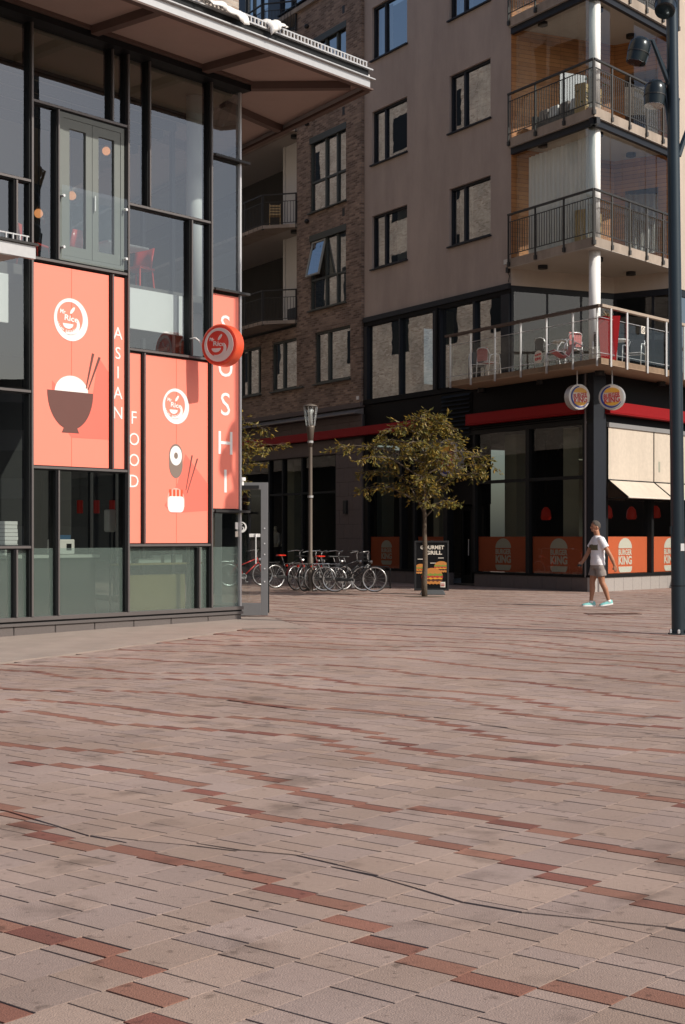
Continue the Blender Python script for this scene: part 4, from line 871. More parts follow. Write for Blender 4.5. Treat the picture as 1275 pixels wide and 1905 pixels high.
# ------------------------------------------------------------------ brick building
def brick_building():
    B = empty('brick_building', KF.M, 'brown brick apartment building with loggias and stone clad shop floor', 'building')
    s = lambda x: KF.s_(x, -.1); Y = -.12; E0, E1 = -52., -11.27; LG = -15.55; ZT = 20.2
    up = [(-14.63, -12.22, 9.43+k*FL, 12.08+k*FL) for k in range(3)]
    low = [(s(587), s(653), 6.82, 8.62), (s(507), s(566), 6.82, 8.62), (s(447), s(487), 6.82, 8.62)]
    vents = [(-12.45, -12.30, 12.35+k*FL, 12.62+k*FL) for k in range(3)]
    m = MB(); wall_holes(m, LG, E1, 5.95, ZT, up+low[:1], Y, .2); wall_holes(m, E0, LG, 5.95, 9.0, low[1:], Y, .2)
    m.quad((E1, Y, 5.95), (E1, .05, 5.95), (E1, .05, ZT), (E1, Y, ZT)); m.quad((LG, Y, 9), (LG, 2.0, 9), (LG, 2.0, ZT), (LG, Y, ZT)); m.build('brick_wall', BRICK, B)
    for v in vents: MB().box(*v[:2], Y-.006, Y+.02, *v[2:]).build('air_vent', BLKO, B)
    for k in range(3): MB().ball((-14.75, Y-.06, 12.62+k*FL), .10, sc=(1, .8, .8)).build('wall_lamp', BLKO, B, True)
    for i, h in enumerate(up):
        w = window(B, *h, Y+.10, (.42, .73), (.40,), GREENF, GL_W, .06, skip=(1,) if i == 0 else ())
        MB().box(h[0]-.02, h[1]+.02, Y-.01, Y+.06, h[3]-.22, h[3]-.005).build('blind_box', GREENF, w)
        if i == 0:
            x0, x1 = h[0]+.1, h[0]+1.0; z0, z1 = h[2]+1.12, h[3]-.25; c = Matrix.Translation((0, Y+.06, z1)) @ Matrix.Rotation(R_(-13), 4, 'X')
            m = MB(c); t = .055; hh = z1-z0
            for q in ((x0, x0+t, -hh, 0), (x1-t, x1, -hh, 0), (x0+t, x1-t, -hh, -hh+t), (x0+t, x1-t, -t, 0)): m.box(q[0], q[1], -.03, .03, q[2], q[3])
            sa = m.build('open_sash', mat('sash_grey', (.33, .34, .31), .5), B); pane('pane', x0+t, x1-t, -hh+t, -t, 0, GL_W, sa, c)
    for i, h in enumerate(low): window(B, *h, Y+.10, (.36,) if i == 0 else (.34, .85), (), GREENF, GL_W, .07)
    MB().box(E0, E1-.1, 2.4, 2.5, 5.9, ZT).build('inner_wall', DARKI, B)
    MB().box(-15.5, E1-.1, .9, 1.0, 9, ZT).build('inner_wall', WALLW, B)
    # loggias
    for k in range(4):
        z = 9.0+.14+k*FL
        sb = MB().box(E0, LG-.005, Y, 2.2, z, z+.10).build('loggia', CONCU, B)
        MB().box(E0, LG, 2.2, 2.3, z+.1, z+FL).build('loggia_back', DARKI, sb); MB().box(s(500)-.06, s(500)+.06, .55, 2.19, z+.1, z+FL-.005).build('partition', WALLW, sb)
        MB().box(s(500)+.06, LG-.01, .6, .68, z+.1, z+FL-.005).build('partition', WALLW, sb)
        pts = [(E0, -1.05), (s(517)+.55, -1.05), (LG+.08, Y-.02), (E0, Y-.02)]
        zz = z; MB().prism(pts, zz-.02, zz+.10).build('balcony_slab', SLABM, sb)
        x = E0+.2
        for x in [LG-.5-i*.35 for i in range(16)]: MB().box(x-.01, x+.01, -1.056, -1.05, zz-.01, zz+.09).build('panel_joint', BLKO, sb)
        runs = ((Vector((E0, -1.02)), Vector((s(517)+.53, -1.02))), (Vector((s(517)+.53, -1.02)), Vector((LG+.06, Y-.03))))
        for p, q in runs:
            d = (q-p).normalized(); L_ = (q-p).length; n = Vector((-d.y, d.x))*.03
            MB().prism([(v.x, v.y) for v in (p-n, q-n, q+n, p+n)], zz+1.17, zz+1.21).build('handrail', RAILM, sb)
            for h in (.15, .92): MB().prism([(v.x, v.y) for v in (p-n*.4, q-n*.4, q+n*.4, p+n*.4)], zz+h, zz+h+.02).build('rail', RAILM, sb)
            bar = MB().box(-.006, .006, -.006, .006, 0, .76).mesh('baluster'); bar.materials.append(RAILM); nb = max(3, int(min(L_, 6)/.11))
            for i in range(nb): v = q-d*(min(L_, 6)*i/nb); obj('baluster', bar, RAILM, sb, Matrix.Translation((v.x, v.y, zz+.16)))
            for i in range(5 if L_ > 3 else 2): v = q-d*(min(L_-.03, .03+i*1.3)); MB().box(v.x-.02, v.x+.02, v.y-.02, v.y+.02, zz-.06, zz+1.17).build('post', RAILM, sb)
        p = (s(545), 1.0); MB().lathe([(.16, zz+FL-.12), (.16, zz+FL-.021)], 16, (LG-.5, .1, 0)).build('loggia_lamp', BLKO, sb)
    # cornice and attic
    MB().box(E0, E1+.02, Y-.12, .4, ZT, ZT+.16).build('cornice', SLABM, B)
    m = MB(); hs = [(-23.2, -21.4, ZT+.6, ZT+2.3), (-19.9, -18.1, ZT+.6, ZT+2.3), (-17.2, -14.6, ZT+.5, ZT+2.4)]; wall_holes(m, E0, E1, ZT+.16, ZT+4, hs, .12, .15); m.build('attic_wall', ATTIC, B)
    for h in hs: window(B, *h, .22, (.3, .65), (), NAVY, GL_W, .06)
    # stone clad shop floor
    MB().box(E0, E1+.0, -.16, .1, 5.80, 5.95).build('stone_band', STONE2, B)
    MB().add([(E0, -.42, 5.60), (E1, -.42, 5.60), (E1, -.02, 5.78), (E0, -.02, 5.78), (E0, -.42, 5.57), (E1, -.42, 5.57), (E1, -.02, 5.57), (E0, -.02, 5.57)], [(0, 1, 2, 3), (4, 7, 6, 5), (0, 4, 5, 1), (1, 5, 6, 2), (3, 2, 6, 7), (0, 3, 7, 4)]).build('sloping_ledge', mat('ledge_metal', (.22, .21, .205), .5, .3, .1, 6), B)
    p0, p1 = s(626), E1+.03
    MB().box(p0+.01, p1-.01, -.08, .3, 0, 5.56).build('pier_core', DARKI, B)
    for r in range(10):
        z = r*.475; c = 3; off = (r % 2)*.28
        xs = [p0]+[p0+off+.25+i*.56 for i in range(3) if p0+off+.25+i*.56 < p1-.15]+[p1]
        for a, b in zip(xs, xs[1:]): MB().cham(a+.003, b-.003, -.12-rnd.uniform(0, .004), -.06, z+.003, min(z+.475, 4.82)-.003, .005).build('stone_block', STONE2, B)
    MB().box(E0, p0, -.08, .2, 4.30, 5.56).build('head_core', DARKI, B)
    for r, (z0, z1) in enumerate(((4.32, 4.80), (5.13, 5.34), (5.34, 5.56))):
        x = p1 if r else p0
        while x > E0:
            w = .78; MB().cham(max(E0, x-w)+.003, x-.003, -.115-rnd.uniform(0, .004), -.075, z0+.003, z1-.003, .004).build('stone_block', STONE2, B); x -= w
    MB().box(p0-.02+.6, p0+.78, -.2, -.12, 2.25, 2.7).build('wall_light', BLKO, B)
    MB().box(p1-.28, p1-.16, -.16, -.11, 6.05, 6.17).build('alarm_box', WHITE, B)
    MB().box(E0, p0, -.08, .2, 0, .32).build('shop_plinth', STONE2, B)
    for x in (p0-.08, s(560), s(524), s(500)-.05, -20, -22): MB().box(x-.05, x+.05, -.06, .12, .32, 4.3).build('mullion', DARK, B)
    MB().box(E0, p0, -.05, .1, 2.98, 3.06).build('transom', DARK, B)
    for a, b in ((s(560)+.05, p0-.13), (s(524)+.05, s(560)-.05), (s(500), s(524)-.05), (-20, s(500)-.1), (-22, -20)):
        pane('pane', a, b, .32, 2.98, .03, GL_D, B); pane('pane', a, b, 3.06, 4.3, .03, GL_D, B)
    MB().box(E0, E1, 4.4, 4.5, 0, 4.4).build('shop_back', DARKI, B); MB().box(E0, E1, .2, 4.4, 4.31, 4.4).build('shop_ceiling', DARKI, B); MB().box(E0, E1-.2, .1, 4.4, .02, .2).build('shop_floor', FLOORI, B)
    x = s(515); MB().box(x-.25, x+.25, .5, .9, .2, 4.3).build('inner_column', BEIGE, B)
brick_building()
def backdrop():
    o = empty('office_block', at(74, 6, 0, R_(8)), 'long low grey office block across the plaza, mirrored in the restaurant glass', 'building')
    MB().box(0, 14, -55, 55, 0, 12).build('wall', mat('office_wall', (.16, .15, .14), .8, 0, .15, .5), o)
    MB().prism([(-.6, -55.5), (14.6, -55.5), (14.6, 55.5), (-.6, 55.5)], 12, 12.5).build('roof', DARK, o)
    for k in range(3):
        for j in range(26): MB().box(-.04, .02, -52+j*4, -49.8+j*4, 2+k*3.3, 3.9+k*3.3).build('window', NAVY, o)
backdrop()
# ------------------------------------------------------------------ street furniture
def tall_pole():
    g = G(1263, 1180); o = empty('lighting_mast', at(g.x, g.y) @ Matrix.Rotation(R_(-.62), 4, 'Y'), 'tall blue grey steel mast with black spotlights on arms', 'lighting mast')
    autosmooth(MB().lathe([(.105, 0), (.102, 1.2), (.095, 5), (.085, 9), (.075, 12.5)], 28).build('shaft', POLEM, o))
    MB().lathe([(.16, 0), (.16, .025)], 8).build('base_plate', POLEM, o)
    MB().lathe([(.108, .72), (.108, .735)], 24, cap=False).build('joint_ring', DARK, o)
    for a in range(6): MB().lathe([(.022, .0), (.022, .045), (.012, .06)], 6, (.135*math.cos(a*1.047+.3), .135*math.sin(a*1.047+.3), .02)).build('bolt', STEEL, o)
    MB().box(-.108, -.085, -.045, .045, 1.5, 1.62).build('hatch', POLEM, o); MB().box(.02, .075, -.103, -.085, 1.25, 1.36).build('sticker', WHITE, o)
    def head(px, py, tilt, arm0, rz):
        x = (px-1256)/FPX*g.y; z = HC+(1000-py)/FPX*g.y
        M = Matrix.Translation((x, -.05, z)) @ Matrix.Rotation(rz, 4, 'Z') @ Matrix.Rotation(tilt, 4, 'Y')
        h = autosmooth(MB().lathe([(.02, .20), (.10, .185), (.155, .12), (.165, .04), (.16, -.06), (.15, -.18)], 24, cap=True).build('spotlight', mat('spot_dark', (.018, .026, .03), .25, .4, .1, 5), o, M=M))
        MB().lathe([(.146, -.19), (.146, -.182)], 24).build('lens', GL_C, h); MB().lathe([(.163, -.03), (.168, -.03), (.168, -.045), (.163, -.045)], 24, cap=False).build('seam', BLKO, h)
        MB().tube([M @ Vector((.06, 0, .16)), M @ Vector((.16, 0, .20)), (-.04, 0, arm0)], [.035, .03, .045]).build('arm', POLEM, o)
    zf = lambda y: HC+(1000-y)/FPX*g.y
    head(1192, 96, R_(14), zf(160), 0); head(1221, 176, R_(6), zf(236), R_(30)); head(1243, 8, R_(35), zf(70), R_(70))
    MB().tube([(.07, 0, zf(290)), (.30, .05, zf(215)), (.42, .08, zf(160))], [.045, .03, .03]).build('arm', POLEM, o)
tall_pole()
def post_lamp():
    g = G(578, 1100); o = empty('street_lamp', at(g.x, g.y), 'slim brown street lamp with a tapered glass lantern', 'street lamp'); z = lambda y: (1100-y)/FPX*g.y
    autosmooth(MB().lathe([(.075, 0), (.075, .9), (.055, .95), (.05, z(830))], 18).build('post', POLEB, o))
    MB().lathe([(.05, z(832)), (.11, z(796)), (.115, z(792))], 18).build('cone', POLEB, o, True)
    MB().lathe([(.115, z(792)), (.185, z(756))], 18, cap=False).build('glass', GL_C, o, True)
    for a in range(10): c, s_ = math.cos(a*.628), math.sin(a*.628); MB().tube([(.117*c, .117*s_, z(792)), (.186*c, .186*s_, z(757))], .005, 5).build('rib', STEEL, o)
    MB().lathe([(.06, z(790)), (.05, z(770)), (.09, z(764)), (.03, z(757))], 16).build('reflector', ALU, o, True); MB().lathe([(.19, z(756)), (.17, z(754)), (.03, z(751))], 18).build('cap', POLEB, o)
    for y in (924, 822): MB().lathe([(.075, z(y)-.03), (.075, z(y)+.03)], 10).build('clamp', STEEL, o)
post_lamp()
LEAFM = mat('leaf', (.185, .155, .036), .5, 0, .25, 3, attr=True, spec=.4)
def leaf_translucent():
    n = LEAFM.node_tree.nodes; l = LEAFM.node_tree.links; b = n['Principled BSDF']; out = n['Material Output']
    t = n.new('ShaderNodeBsdfTranslucent'); l.new(b.inputs['Base Color'].links[0].from_socket, t.inputs[0]); mx = n.new('ShaderNodeMixShader'); mx.inputs[0].default_value = .3
    l.new(b.outputs[0], mx.inputs[1]); l.new(t.outputs[0], mx.inputs[2]); l.new(mx.outputs[0], out.inputs[0])
leaf_translucent()
def tree(x, y, label, seed, H, left, right, zlo, zhi, nl, r0=.075):
    rn = random.Random(seed); o = empty('young_tree', at(x, y), label, 'tree')
    tr = MB(); pts = [(0, 0, -.02)]; a = b = 0
    for i in range(1, 13): a += rn.uniform(-.025, .025); b += rn.uniform(-.025, .025); pts.append((a, b, H*i/12))
    tr.tube(pts, [r0*(1-.85*i/12) for i in range(13)], 10); tr.build('trunk', BARK, o, True)
    lm = MB(); lf = MB()
    def leaf(p, d):
        d = (d+Vector((rn.gauss(0, .5), rn.gauss(0, .5), rn.gauss(-.25, .4)))).normalized(); sd = d.cross(Vector((rn.gauss(0, .3), rn.gauss(0, .3), 1))).normalized(); s_ = rn.uniform(.08, .15)
        up = d.cross(sd)*(.12*s_); lf.cur = rn.choice(((1, 1, 1), (1.35, 1.2, .9), (.75, .85, .9), (1.6, 1.25, .8), (.6, .7, .8), (1.15, .9, .7)))
        lf.add([p, p+d*s_*.5+sd*s_*.24+up, p+d*s_, p+d*s_*.5-sd*s_*.24+up], [(0, 1, 2, 3)])
    n = 30
    for i in range(n):
        z0 = zlo*.92+(H*.93-zlo*.92)*(i/(n-1)); k = min(11, int(z0/H*12)); p = Vector(pts[k]); p.z = z0
        az = i*2.399+rn.uniform(-.4, .4); u = (z0-zlo)/(zhi-zlo)
        reach = (left if math.cos(az) < 0 else right)*(abs(math.cos(az))*.9+.45*abs(math.sin(az)))*max(.3, math.sin(max(.12, min(1, u*.8+.22))*math.pi))*rn.uniform(.75, 1.08)
        end = p+Vector((math.cos(az)*reach, math.sin(az)*min(reach, 1.5), rn.uniform(.05, .55)*(1-u)+(.25 if u < .5 else -.05)))
        end.z = min(end.z, zhi+.05)
        mid = (p+end)/2+Vector((0, 0, .18+rn.uniform(0, .15))); br = [p, p.lerp(mid, .5), mid, mid.lerp(end, .5)+Vector((0, 0, .06)), end]
        lm.tube(br, [.022, .018, .014, .009, .004], 6)
        for q in range(nl):
            t = rn.uniform(.18, 1)**.8; j = min(3, int(t*4)); c = br[j].lerp(br[j+1], t*4-j)
            sd = Vector((rn.gauss(0, 1), rn.gauss(0, 1), rn.gauss(-.1, .5))).normalized(); ln = rn.uniform(.15, .55)*(.6+.4*(1-t)); e = c+sd*ln+Vector((0, 0, -.10*ln))
            lm.tube([c, (c+e)/2+Vector((0, 0, .03)), e], [.005, .004, .002], 4, False)
            for w in range(rn.randint(4, 8)): v = rn.uniform(.15, 1.05); leaf(c.lerp(e, v)+Vector((rn.gauss(0, .02),)*3), (e-c).normalized())
    lm.build('limbs', BARK, o); cr = lf.build('crown', LEAFM, o)
    return o
g = G(790, 1110)
tree(g.x, g.y, 'young street tree with sparse olive brown crown beside the sandwich board', 11, 4.55, 2.65, 1.95, 2.1, 4.55, 30)
tree(-3.35, 36.4, 'street tree whose branch tips show past the restaurant corner', 5, 5.2, 2.2, 2.0, 2.2, 5.0, 24)
mb = MB(); mb.lathe([(.5, 0), (.5, .004)], 18); t = mb.build('tree_pit', mat('tree_soil', (.13, .095, .07), .95, 0, .5, 14)); t.location = (g.x, g.y, 0); t['kind'] = 'structure'
def sandwich_board():
    g = G(803, 1106); o = empty('sandwich_board', at(g.x, g.y, 0, R_(-4)), 'black framed sandwich board showing burgers and the words gourmet grill', 'sign')
    M = Matrix.Translation((0, 0, .10)) @ Matrix.Rotation(R_(-4), 4, 'X'); w, h = .44, 1.27
    m = MB(M); [m.box(*q) for q in ((-w, -w+.05, -.03, .03, 0, h), (w-.05, w, -.03, .03, 0, h), (-w+.05, w-.05, -.03, .03, 0, .05), (-w+.05, w-.05, -.03, .03, h-.05, h))]
    m.build('frame', BLKO, o, bevel=.006); p = MB(M).box(-w+.05, w-.05, -.015, .02, .05, h-.05).build('poster', BLACKP, o)
    m = MB(M); text(m, 'GOURMET', 0.02, -.018, 1.10, w=.60, h=.10, bold=.035); text(m, 'GRILL', .06, -.018, .965, w=.42, h=.10, bold=.035); m.build('lettering', CREAM, p)
    for x, z in ((-.28, .80), (.04, .70), (.24, .83)): MB(M).box(x-.07, x+.07, -.018, -.016, z-.009, z+.009).build('caption', CREAM, p)
    bun = mat('bun', (.55, .22, .05), .4, 0, .25, 30); pat = mat('patty', (.10, .03, .015), .6, 0, .4, 40); che = mat('cheese', (.75, .36, .03), .5, 0, .2, 20); let = mat('lettuce', (.20, .28, .04), .6, 0, .5, 50); bac = mat('bacon', (.45, .04, .03), .5, 0, .6, 40)
    for k, (cx, cz, r) in enumerate(((-.27, .55, .15), (.25, .60, .17), (.02, .36, .25))):
        y = -.020-k*.004; lay = lambda name, a, b, mt, rr, dy: MB(M).plate([(max(-w+.055, min(w-.055, cx+px)), cz+pz) for px, pz in [(-rr+2*rr*i/16, a+.05*r*math.sin(i*2.1+a*40)) for i in range(17)]+[(rr-2*rr*i/16, b+.05*r*math.sin(i*1.7+b*60)) for i in range(17)]], y-dy, -.016).build(name, mt, p)
        q = [(max(-w+.055, min(w-.055, a)), b) for a, b in arc(cx, cz+.25*r, r, .62*r, 0, 180, 14)]; MB(M).plate(q, y, -.016).build('bun_top', bun, p)
        lay('lettuce', .02*r, .28*r, let, r*1.05, .0005); lay('bacon', -.16*r, .05*r, bac, r*1.08, .001); lay('cheese', -.30*r, -.14*r, che, r*1.03, .0015); lay('patty', -.52*r, -.28*r, pat, r*1.02, .002); lay('bun_base', -.78*r, -.50*r, bun, r*.95, .0025)
    m = MB(M); m.box(.22, .35, -.035, -.016, .08, .22); m.build('badge', CREAM, p, bevel=.02); m = MB(M); text(m, 'BURGER', .285, -.036, .17, w=.09, bold=.03); text(m, 'KING', .285, -.036, .13, w=.09, bold=.03); m.build('badge_text', LOGR, p)
    MB().add([(-.30, -.24, 0), (.36, -.24, 0), (.36, .24, 0), (-.30, .24, 0), (-.24, -.17, .12), (.30, -.17, .12), (.30, .17, .12), (-.24, .17, .12)], [(3, 2, 1, 0), (4, 5, 6, 7), (0, 1, 5, 4), (1, 2, 6, 5), (2, 3, 7, 6), (3, 0, 4, 7)]).build('base', mat('board_base', (.06, .065, .07), .7), o, bevel=.02)
sandwich_board()
# ------------------------------------------------------------------ bicycles
def bicycle(col, saddle, step=False, basket=False):
    o = empty('bicycle', at(0, 0)); fm = mat('bike_'+col[0], col[1], .3, .2, .08, 9, coat=.4)
    R = .345
    for x in (-.53, .53):
        w = MB().lathe([(R-.036, -.011), (R-.030, -.017), (R-.006, -.017), (R, 0), (R-.006, .017), (R-.030, .017), (R-.036, .011)], 36, (x, 0, R), 'y', cap=False); wh = w.build('wheel', RUB, o, True)
        MB().lathe([(R-.052, -.012), (R-.034, -.0185), (R-.022, -.0185), (R-.022, .0185), (R-.034, .0185), (R-.052, .012)], 36, (x, 0, R), 'y', cap=False).build('rim', CHRM, wh, True)
        m = MB(); [m.tube([(x+.02*math.cos(a), .02*(-1)**i, R+.02*math.sin(a)), (x+(R-.045)*math.cos(a+.12*(-1)**i), 0, R+(R-.045)*math.sin(a+.12*(-1)**i))], .0018, 4, False) for i, a in enumerate([k*math.pi/14 for k in range(28)])]; m.build('spokes', CHRM, wh)
        MB().lathe([(.03, -.05), (.03, .05)], 12, (x, 0, R), 'y').build('hub', CHRM, wh)
        m = MB(); A = [R_(a) for a in (range(-10, 185, 13) if x < 0 else range(20, 150, 13))]
        for a, b in zip(A, A[1:]):
            f = lambda t, yy: (x+(R+.028)*math.cos(t), yy, R+(R+.028)*math.sin(t)); m.quad(f(a, -.027), f(b, -.027), f(b, .027), f(a, .027))
        m.build('mudguard', fm if x < 0 else BLKO, o).modifiers.new('thick', 'SOLIDIFY').thickness = .004
    bb, st, hd, hl = (-.08, 0, .30), (-.25, 0, .80), (.36, 0, .86), (.40, 0, .72)
    m = MB(); m.tube([bb, st], .016); m.tube([bb, hl], .02); m.tube([(-.19, 0, .62) if not step else (-.13, 0, .44), (hd[0]+.005, 0, hd[2]-.03) if not step else (hl[0], 0, hl[2]+.04)], .016); m.tube([hd, hl], .021)
    for s_ in (-1, 1): m.tube([(-.53, s_*.055, R), (bb[0], s_*.03, bb[2])], .010); m.tube([(-.53, s_*.055, R), (-.22, s_*.02, .70)], .009); m.tube([(.53, s_*.05, R), (.45, s_*.045, .62), (.405, s_*.03, .71)], .011)
    m.build('frame', fm, o, True)
    MB().tube([st, (-.285, 0, .92)], .013).build('seat_post', CHRM, o)
    s = MB(); N = 10
    for i in range(N+1):
        t = i/N; wv = .095*(1-t)**.7+.018; x = -.42+.28*t; s.v += [(x, -wv, .925), (x, -wv*.6, .965-.01*t), (x, wv*.6, .965-.01*t), (x, wv, .925)]
    s.f = [(4*i+j, 4*i+4+j, 4*i+5+j, 4*i+1+j) for i in range(N) for j in range(3)]+[(0, 1, 2, 3), (4*N+3, 4*N+2, 4*N+1, 4*N)]+[(4*i, 4*i+3, 4*i+7, 4*i+4) for i in range(N)]; s.c = [None]*len(s.f); s.build('saddle', saddle, o, True)
    MB().tube([hd, (.345, 0, .99), (.38, 0, 1.06)], .013).build('stem', CHRM, o)
    h = MB().tube([(.16, -.30, 1.05), (.24, -.27, 1.07), (.36, -.15, 1.09), (.385, 0, 1.06), (.36, .15, 1.09), (.24, .27, 1.07), (.16, .30, 1.05)], .012).build('handlebar', CHRM, o, True)
    for s_ in (-1, 1): MB().tube([(.14, s_*.305, 1.045), (.25, s_*.265, 1.072)], .017).build('grip', BLKO, h)
    m = MB(); m.tube([(-.86, -.06, .74), (-.40, -.06, .75), (-.40, .06, .75), (-.86, .06, .74), (-.86, -.06, .74)], .007); [m.tube([(-.53, s_*.06, R), (-.70, s_*.06, .74)], .006) for s_ in (-1, 1)]; [m.tube([(x, -.06, .745), (x, .06, .745)], .005) for x in (-.75, -.62, -.5)]; m.build('carrier', CHRM if saddle is not REDL else BLKO, o)
    c = MB().lathe([(.09, -.004), (.09, .004)], 20, (bb[0], -.05, bb[2]), 'y').build('chainring', CHRM, o)
    m = MB(); m.tube([(bb[0], -.07, bb[2]), (bb[0]+.05, -.08, bb[2]-.16)], .010); m.tube([(bb[0], .07, bb[2]), (bb[0]-.05, .08, bb[2]+.16)], .010); m.box(bb[0]+.01, bb[0]+.09, -.17, -.08, bb[2]-.175, bb[2]-.15); m.box(bb[0]-.09, bb[0]-.01, .08, .17, bb[2]+.15, bb[2]+.175); m.build('cranks', CHRM, o)
    MB().box(-.50, -.02, -.066, -.052, .29, .37).build('chain_case', BLKO, o, bevel=.01)
    MB().tube([(-.20, .05, .28), (-.26, .17, .0)], .008).build('kickstand', CHRM, o)
    MB().lathe([(.035, 0), (.045, .05)], 12, (.42, 0, .80), 'x').build('front_light', CHRM, o); MB().box(-.90, -.87, -.03, .03, .66, .71).build('rear_light', REDL, o)
    if basket:
        m = MB()
        for z in (.82, .92, 1.02): m.tube([(.42, -.16, z), (.68, -.17, z), (.68, .17, z), (.42, .16, z), (.42, -.16, z)], .005, 4)
        for a in [k/6 for k in range(7)]: m.tube([(.42+.26*a, -.165, .82), (.42+.26*a, -.165, 1.02)], .003, 4); m.tube([(.42+.26*a, .165, .82), (.42+.26*a, .165, 1.02)], .003, 4); m.tube([(.68, -.17+.34*a, .82), (.68, -.17+.34*a, 1.02)], .003, 4)
        m.build('basket', BLKO, o)
    return o
def bikes():
    blk = ('black', (.012, .012, .014)); red = ('red', (.45, .02, .015)); grn = ('grey', (.05, .055, .06)); dr = ('darkred', (.12, .012, .014))
    spec = [  # pixel x, y of the ground point under its middle, heading, colours, label
        (458, 1091, 25, red, BLKO, False, False, 'red bicycle parked beyond the open glazed door'),
        (541, 1094, 38, blk, REDL, False, False, 'black bicycle with a red saddle and black carrier, nearest the glazed door'),
        (575, 1097, 50, dr, BLKO, True, True, 'dark red bicycle with a basket, standing against the street lamp'),
        (586, 1099, 60, blk, BLKO, True, False, 'black step through bicycle tucked beside the red saddle bicycle'),
        (612, 1099, 40, grn, REDL, True, False, 'grey step through bicycle with a red saddle cover'),
        (640, 1100, 6, blk, BLKO, False, True, 'black bicycle with a basket, behind the bicycle closest to the tree'),
        (660, 1101.5, -4, blk, BLKO, True, False, 'black step through bicycle with bright rims closest to the young tree')]
    for px, py, h, c, sd, st, bk, lb in spec:
        o = bicycle(c, sd, st, bk); g = G(px, py); o.matrix_world = at(g.x, g.y, 0, R_(h)) @ Matrix.Rotation(R_(rnd.uniform(-3, 3)), 4, 'X'); tag(o, lb, 'bicycle', 'bicycles parked by the street lamp')
    g = G(712, 1095); o = empty('bicycle_rack', at(g.x, g.y, 0, R_(5)), 'low black tubular bicycle rack at the end of the parked bicycles', 'bicycle rack')
    for k in range(2): MB().tube([(.22-.8*k, 0, -.02), (.22-.8*k, 0, .55), (.16-.8*k, 0, .62), (-.22-.8*k, 0, .62), (-.28-.8*k, 0, .55), (-.28-.8*k, 0, -.02)], .022).build('hoop', BLKO, o, True)
    MB().tube([(-1.2, 0, .05), (.25, 0, .05)], .02).build('ground_bar', BLKO, o)
bikes()
# ------------------------------------------------------------------ people
def skin_mesh(name, pts, edges, mt, parent, sub=2, root=0):
    me = bpy.data.meshes.new(name); me.from_pydata([p[:3] for p in pts], edges, []); o = bpy.data.objects.new(name, me); COL.objects.link(o)
    md = o.modifiers.new('s', 'SKIN'); md.use_smooth_shade = True
    for i, v in enumerate(me.skin_vertices[0].data):
        r = pts[i][3]; v.radius = r if isinstance(r, tuple) else (r, r); v.use_root = i == root
    o.modifiers.new('d', 'SUBSURF').levels = sub
    dg = bpy.context.evaluated_depsgraph_get(); dg.update(); nm = bpy.data.meshes.new_from_object(o.evaluated_get(dg)); bpy.data.objects.remove(o); nm.name = name
    for p in nm.polygons: p.use_smooth = True
    nm.materials.clear(); return obj(name, nm, mt, parent)
def chain(*n): return [(n[i], n[i+1]) for i in range(len(n)-1)]
def loft(mb, rings, n=20):                       # rings: (x, y, z, half depth, half width), stacked upwards
    vs = [(x+a*math.cos(2*math.pi*k/n), y+b*math.sin(2*math.pi*k/n), z) for x, y, z, a, b in rings for k in range(n)]; m = len(rings)
    mb.add(vs, [(i*n+k, i*n+(k+1) % n, (i+1)*n+(k+1) % n, (i+1)*n+k) for i in range(m-1) for k in range(n)]+[tuple(range(n))[::-1], tuple(range((m-1)*n, m*n))])
def blob(name, mb, mt, parent, voxel=.008, it=6, fold=0):
    me = mb.mesh(name); o = bpy.data.objects.new(name, me); COL.objects.link(o)
    r = o.modifiers.new('r', 'REMESH'); r.mode = 'VOXEL'; r.voxel_size = voxel
    s_ = o.modifiers.new('s', 'SMOOTH'); s_.iterations = it; s_.factor = .5
    dg = bpy.context.evaluated_depsgraph_get(); dg.update(); nm = bpy.data.meshes.new_from_object(o.evaluated_get(dg)); bpy.data.objects.remove(o); nm.name = name
    if fold:
        for v in nm.vertices:
            c = v.co; w = max(0, min(1, (1.35-c.z)/.3)); v.co += v.normal*fold*w*(math.sin(c.z*46+c.x*18+c.y*9)+.7*math.sin(c.z*21-c.x*31+1.3))
    for p in nm.polygons: p.use_smooth = True
    nm.materials.clear(); return obj(name, nm, mt, parent)
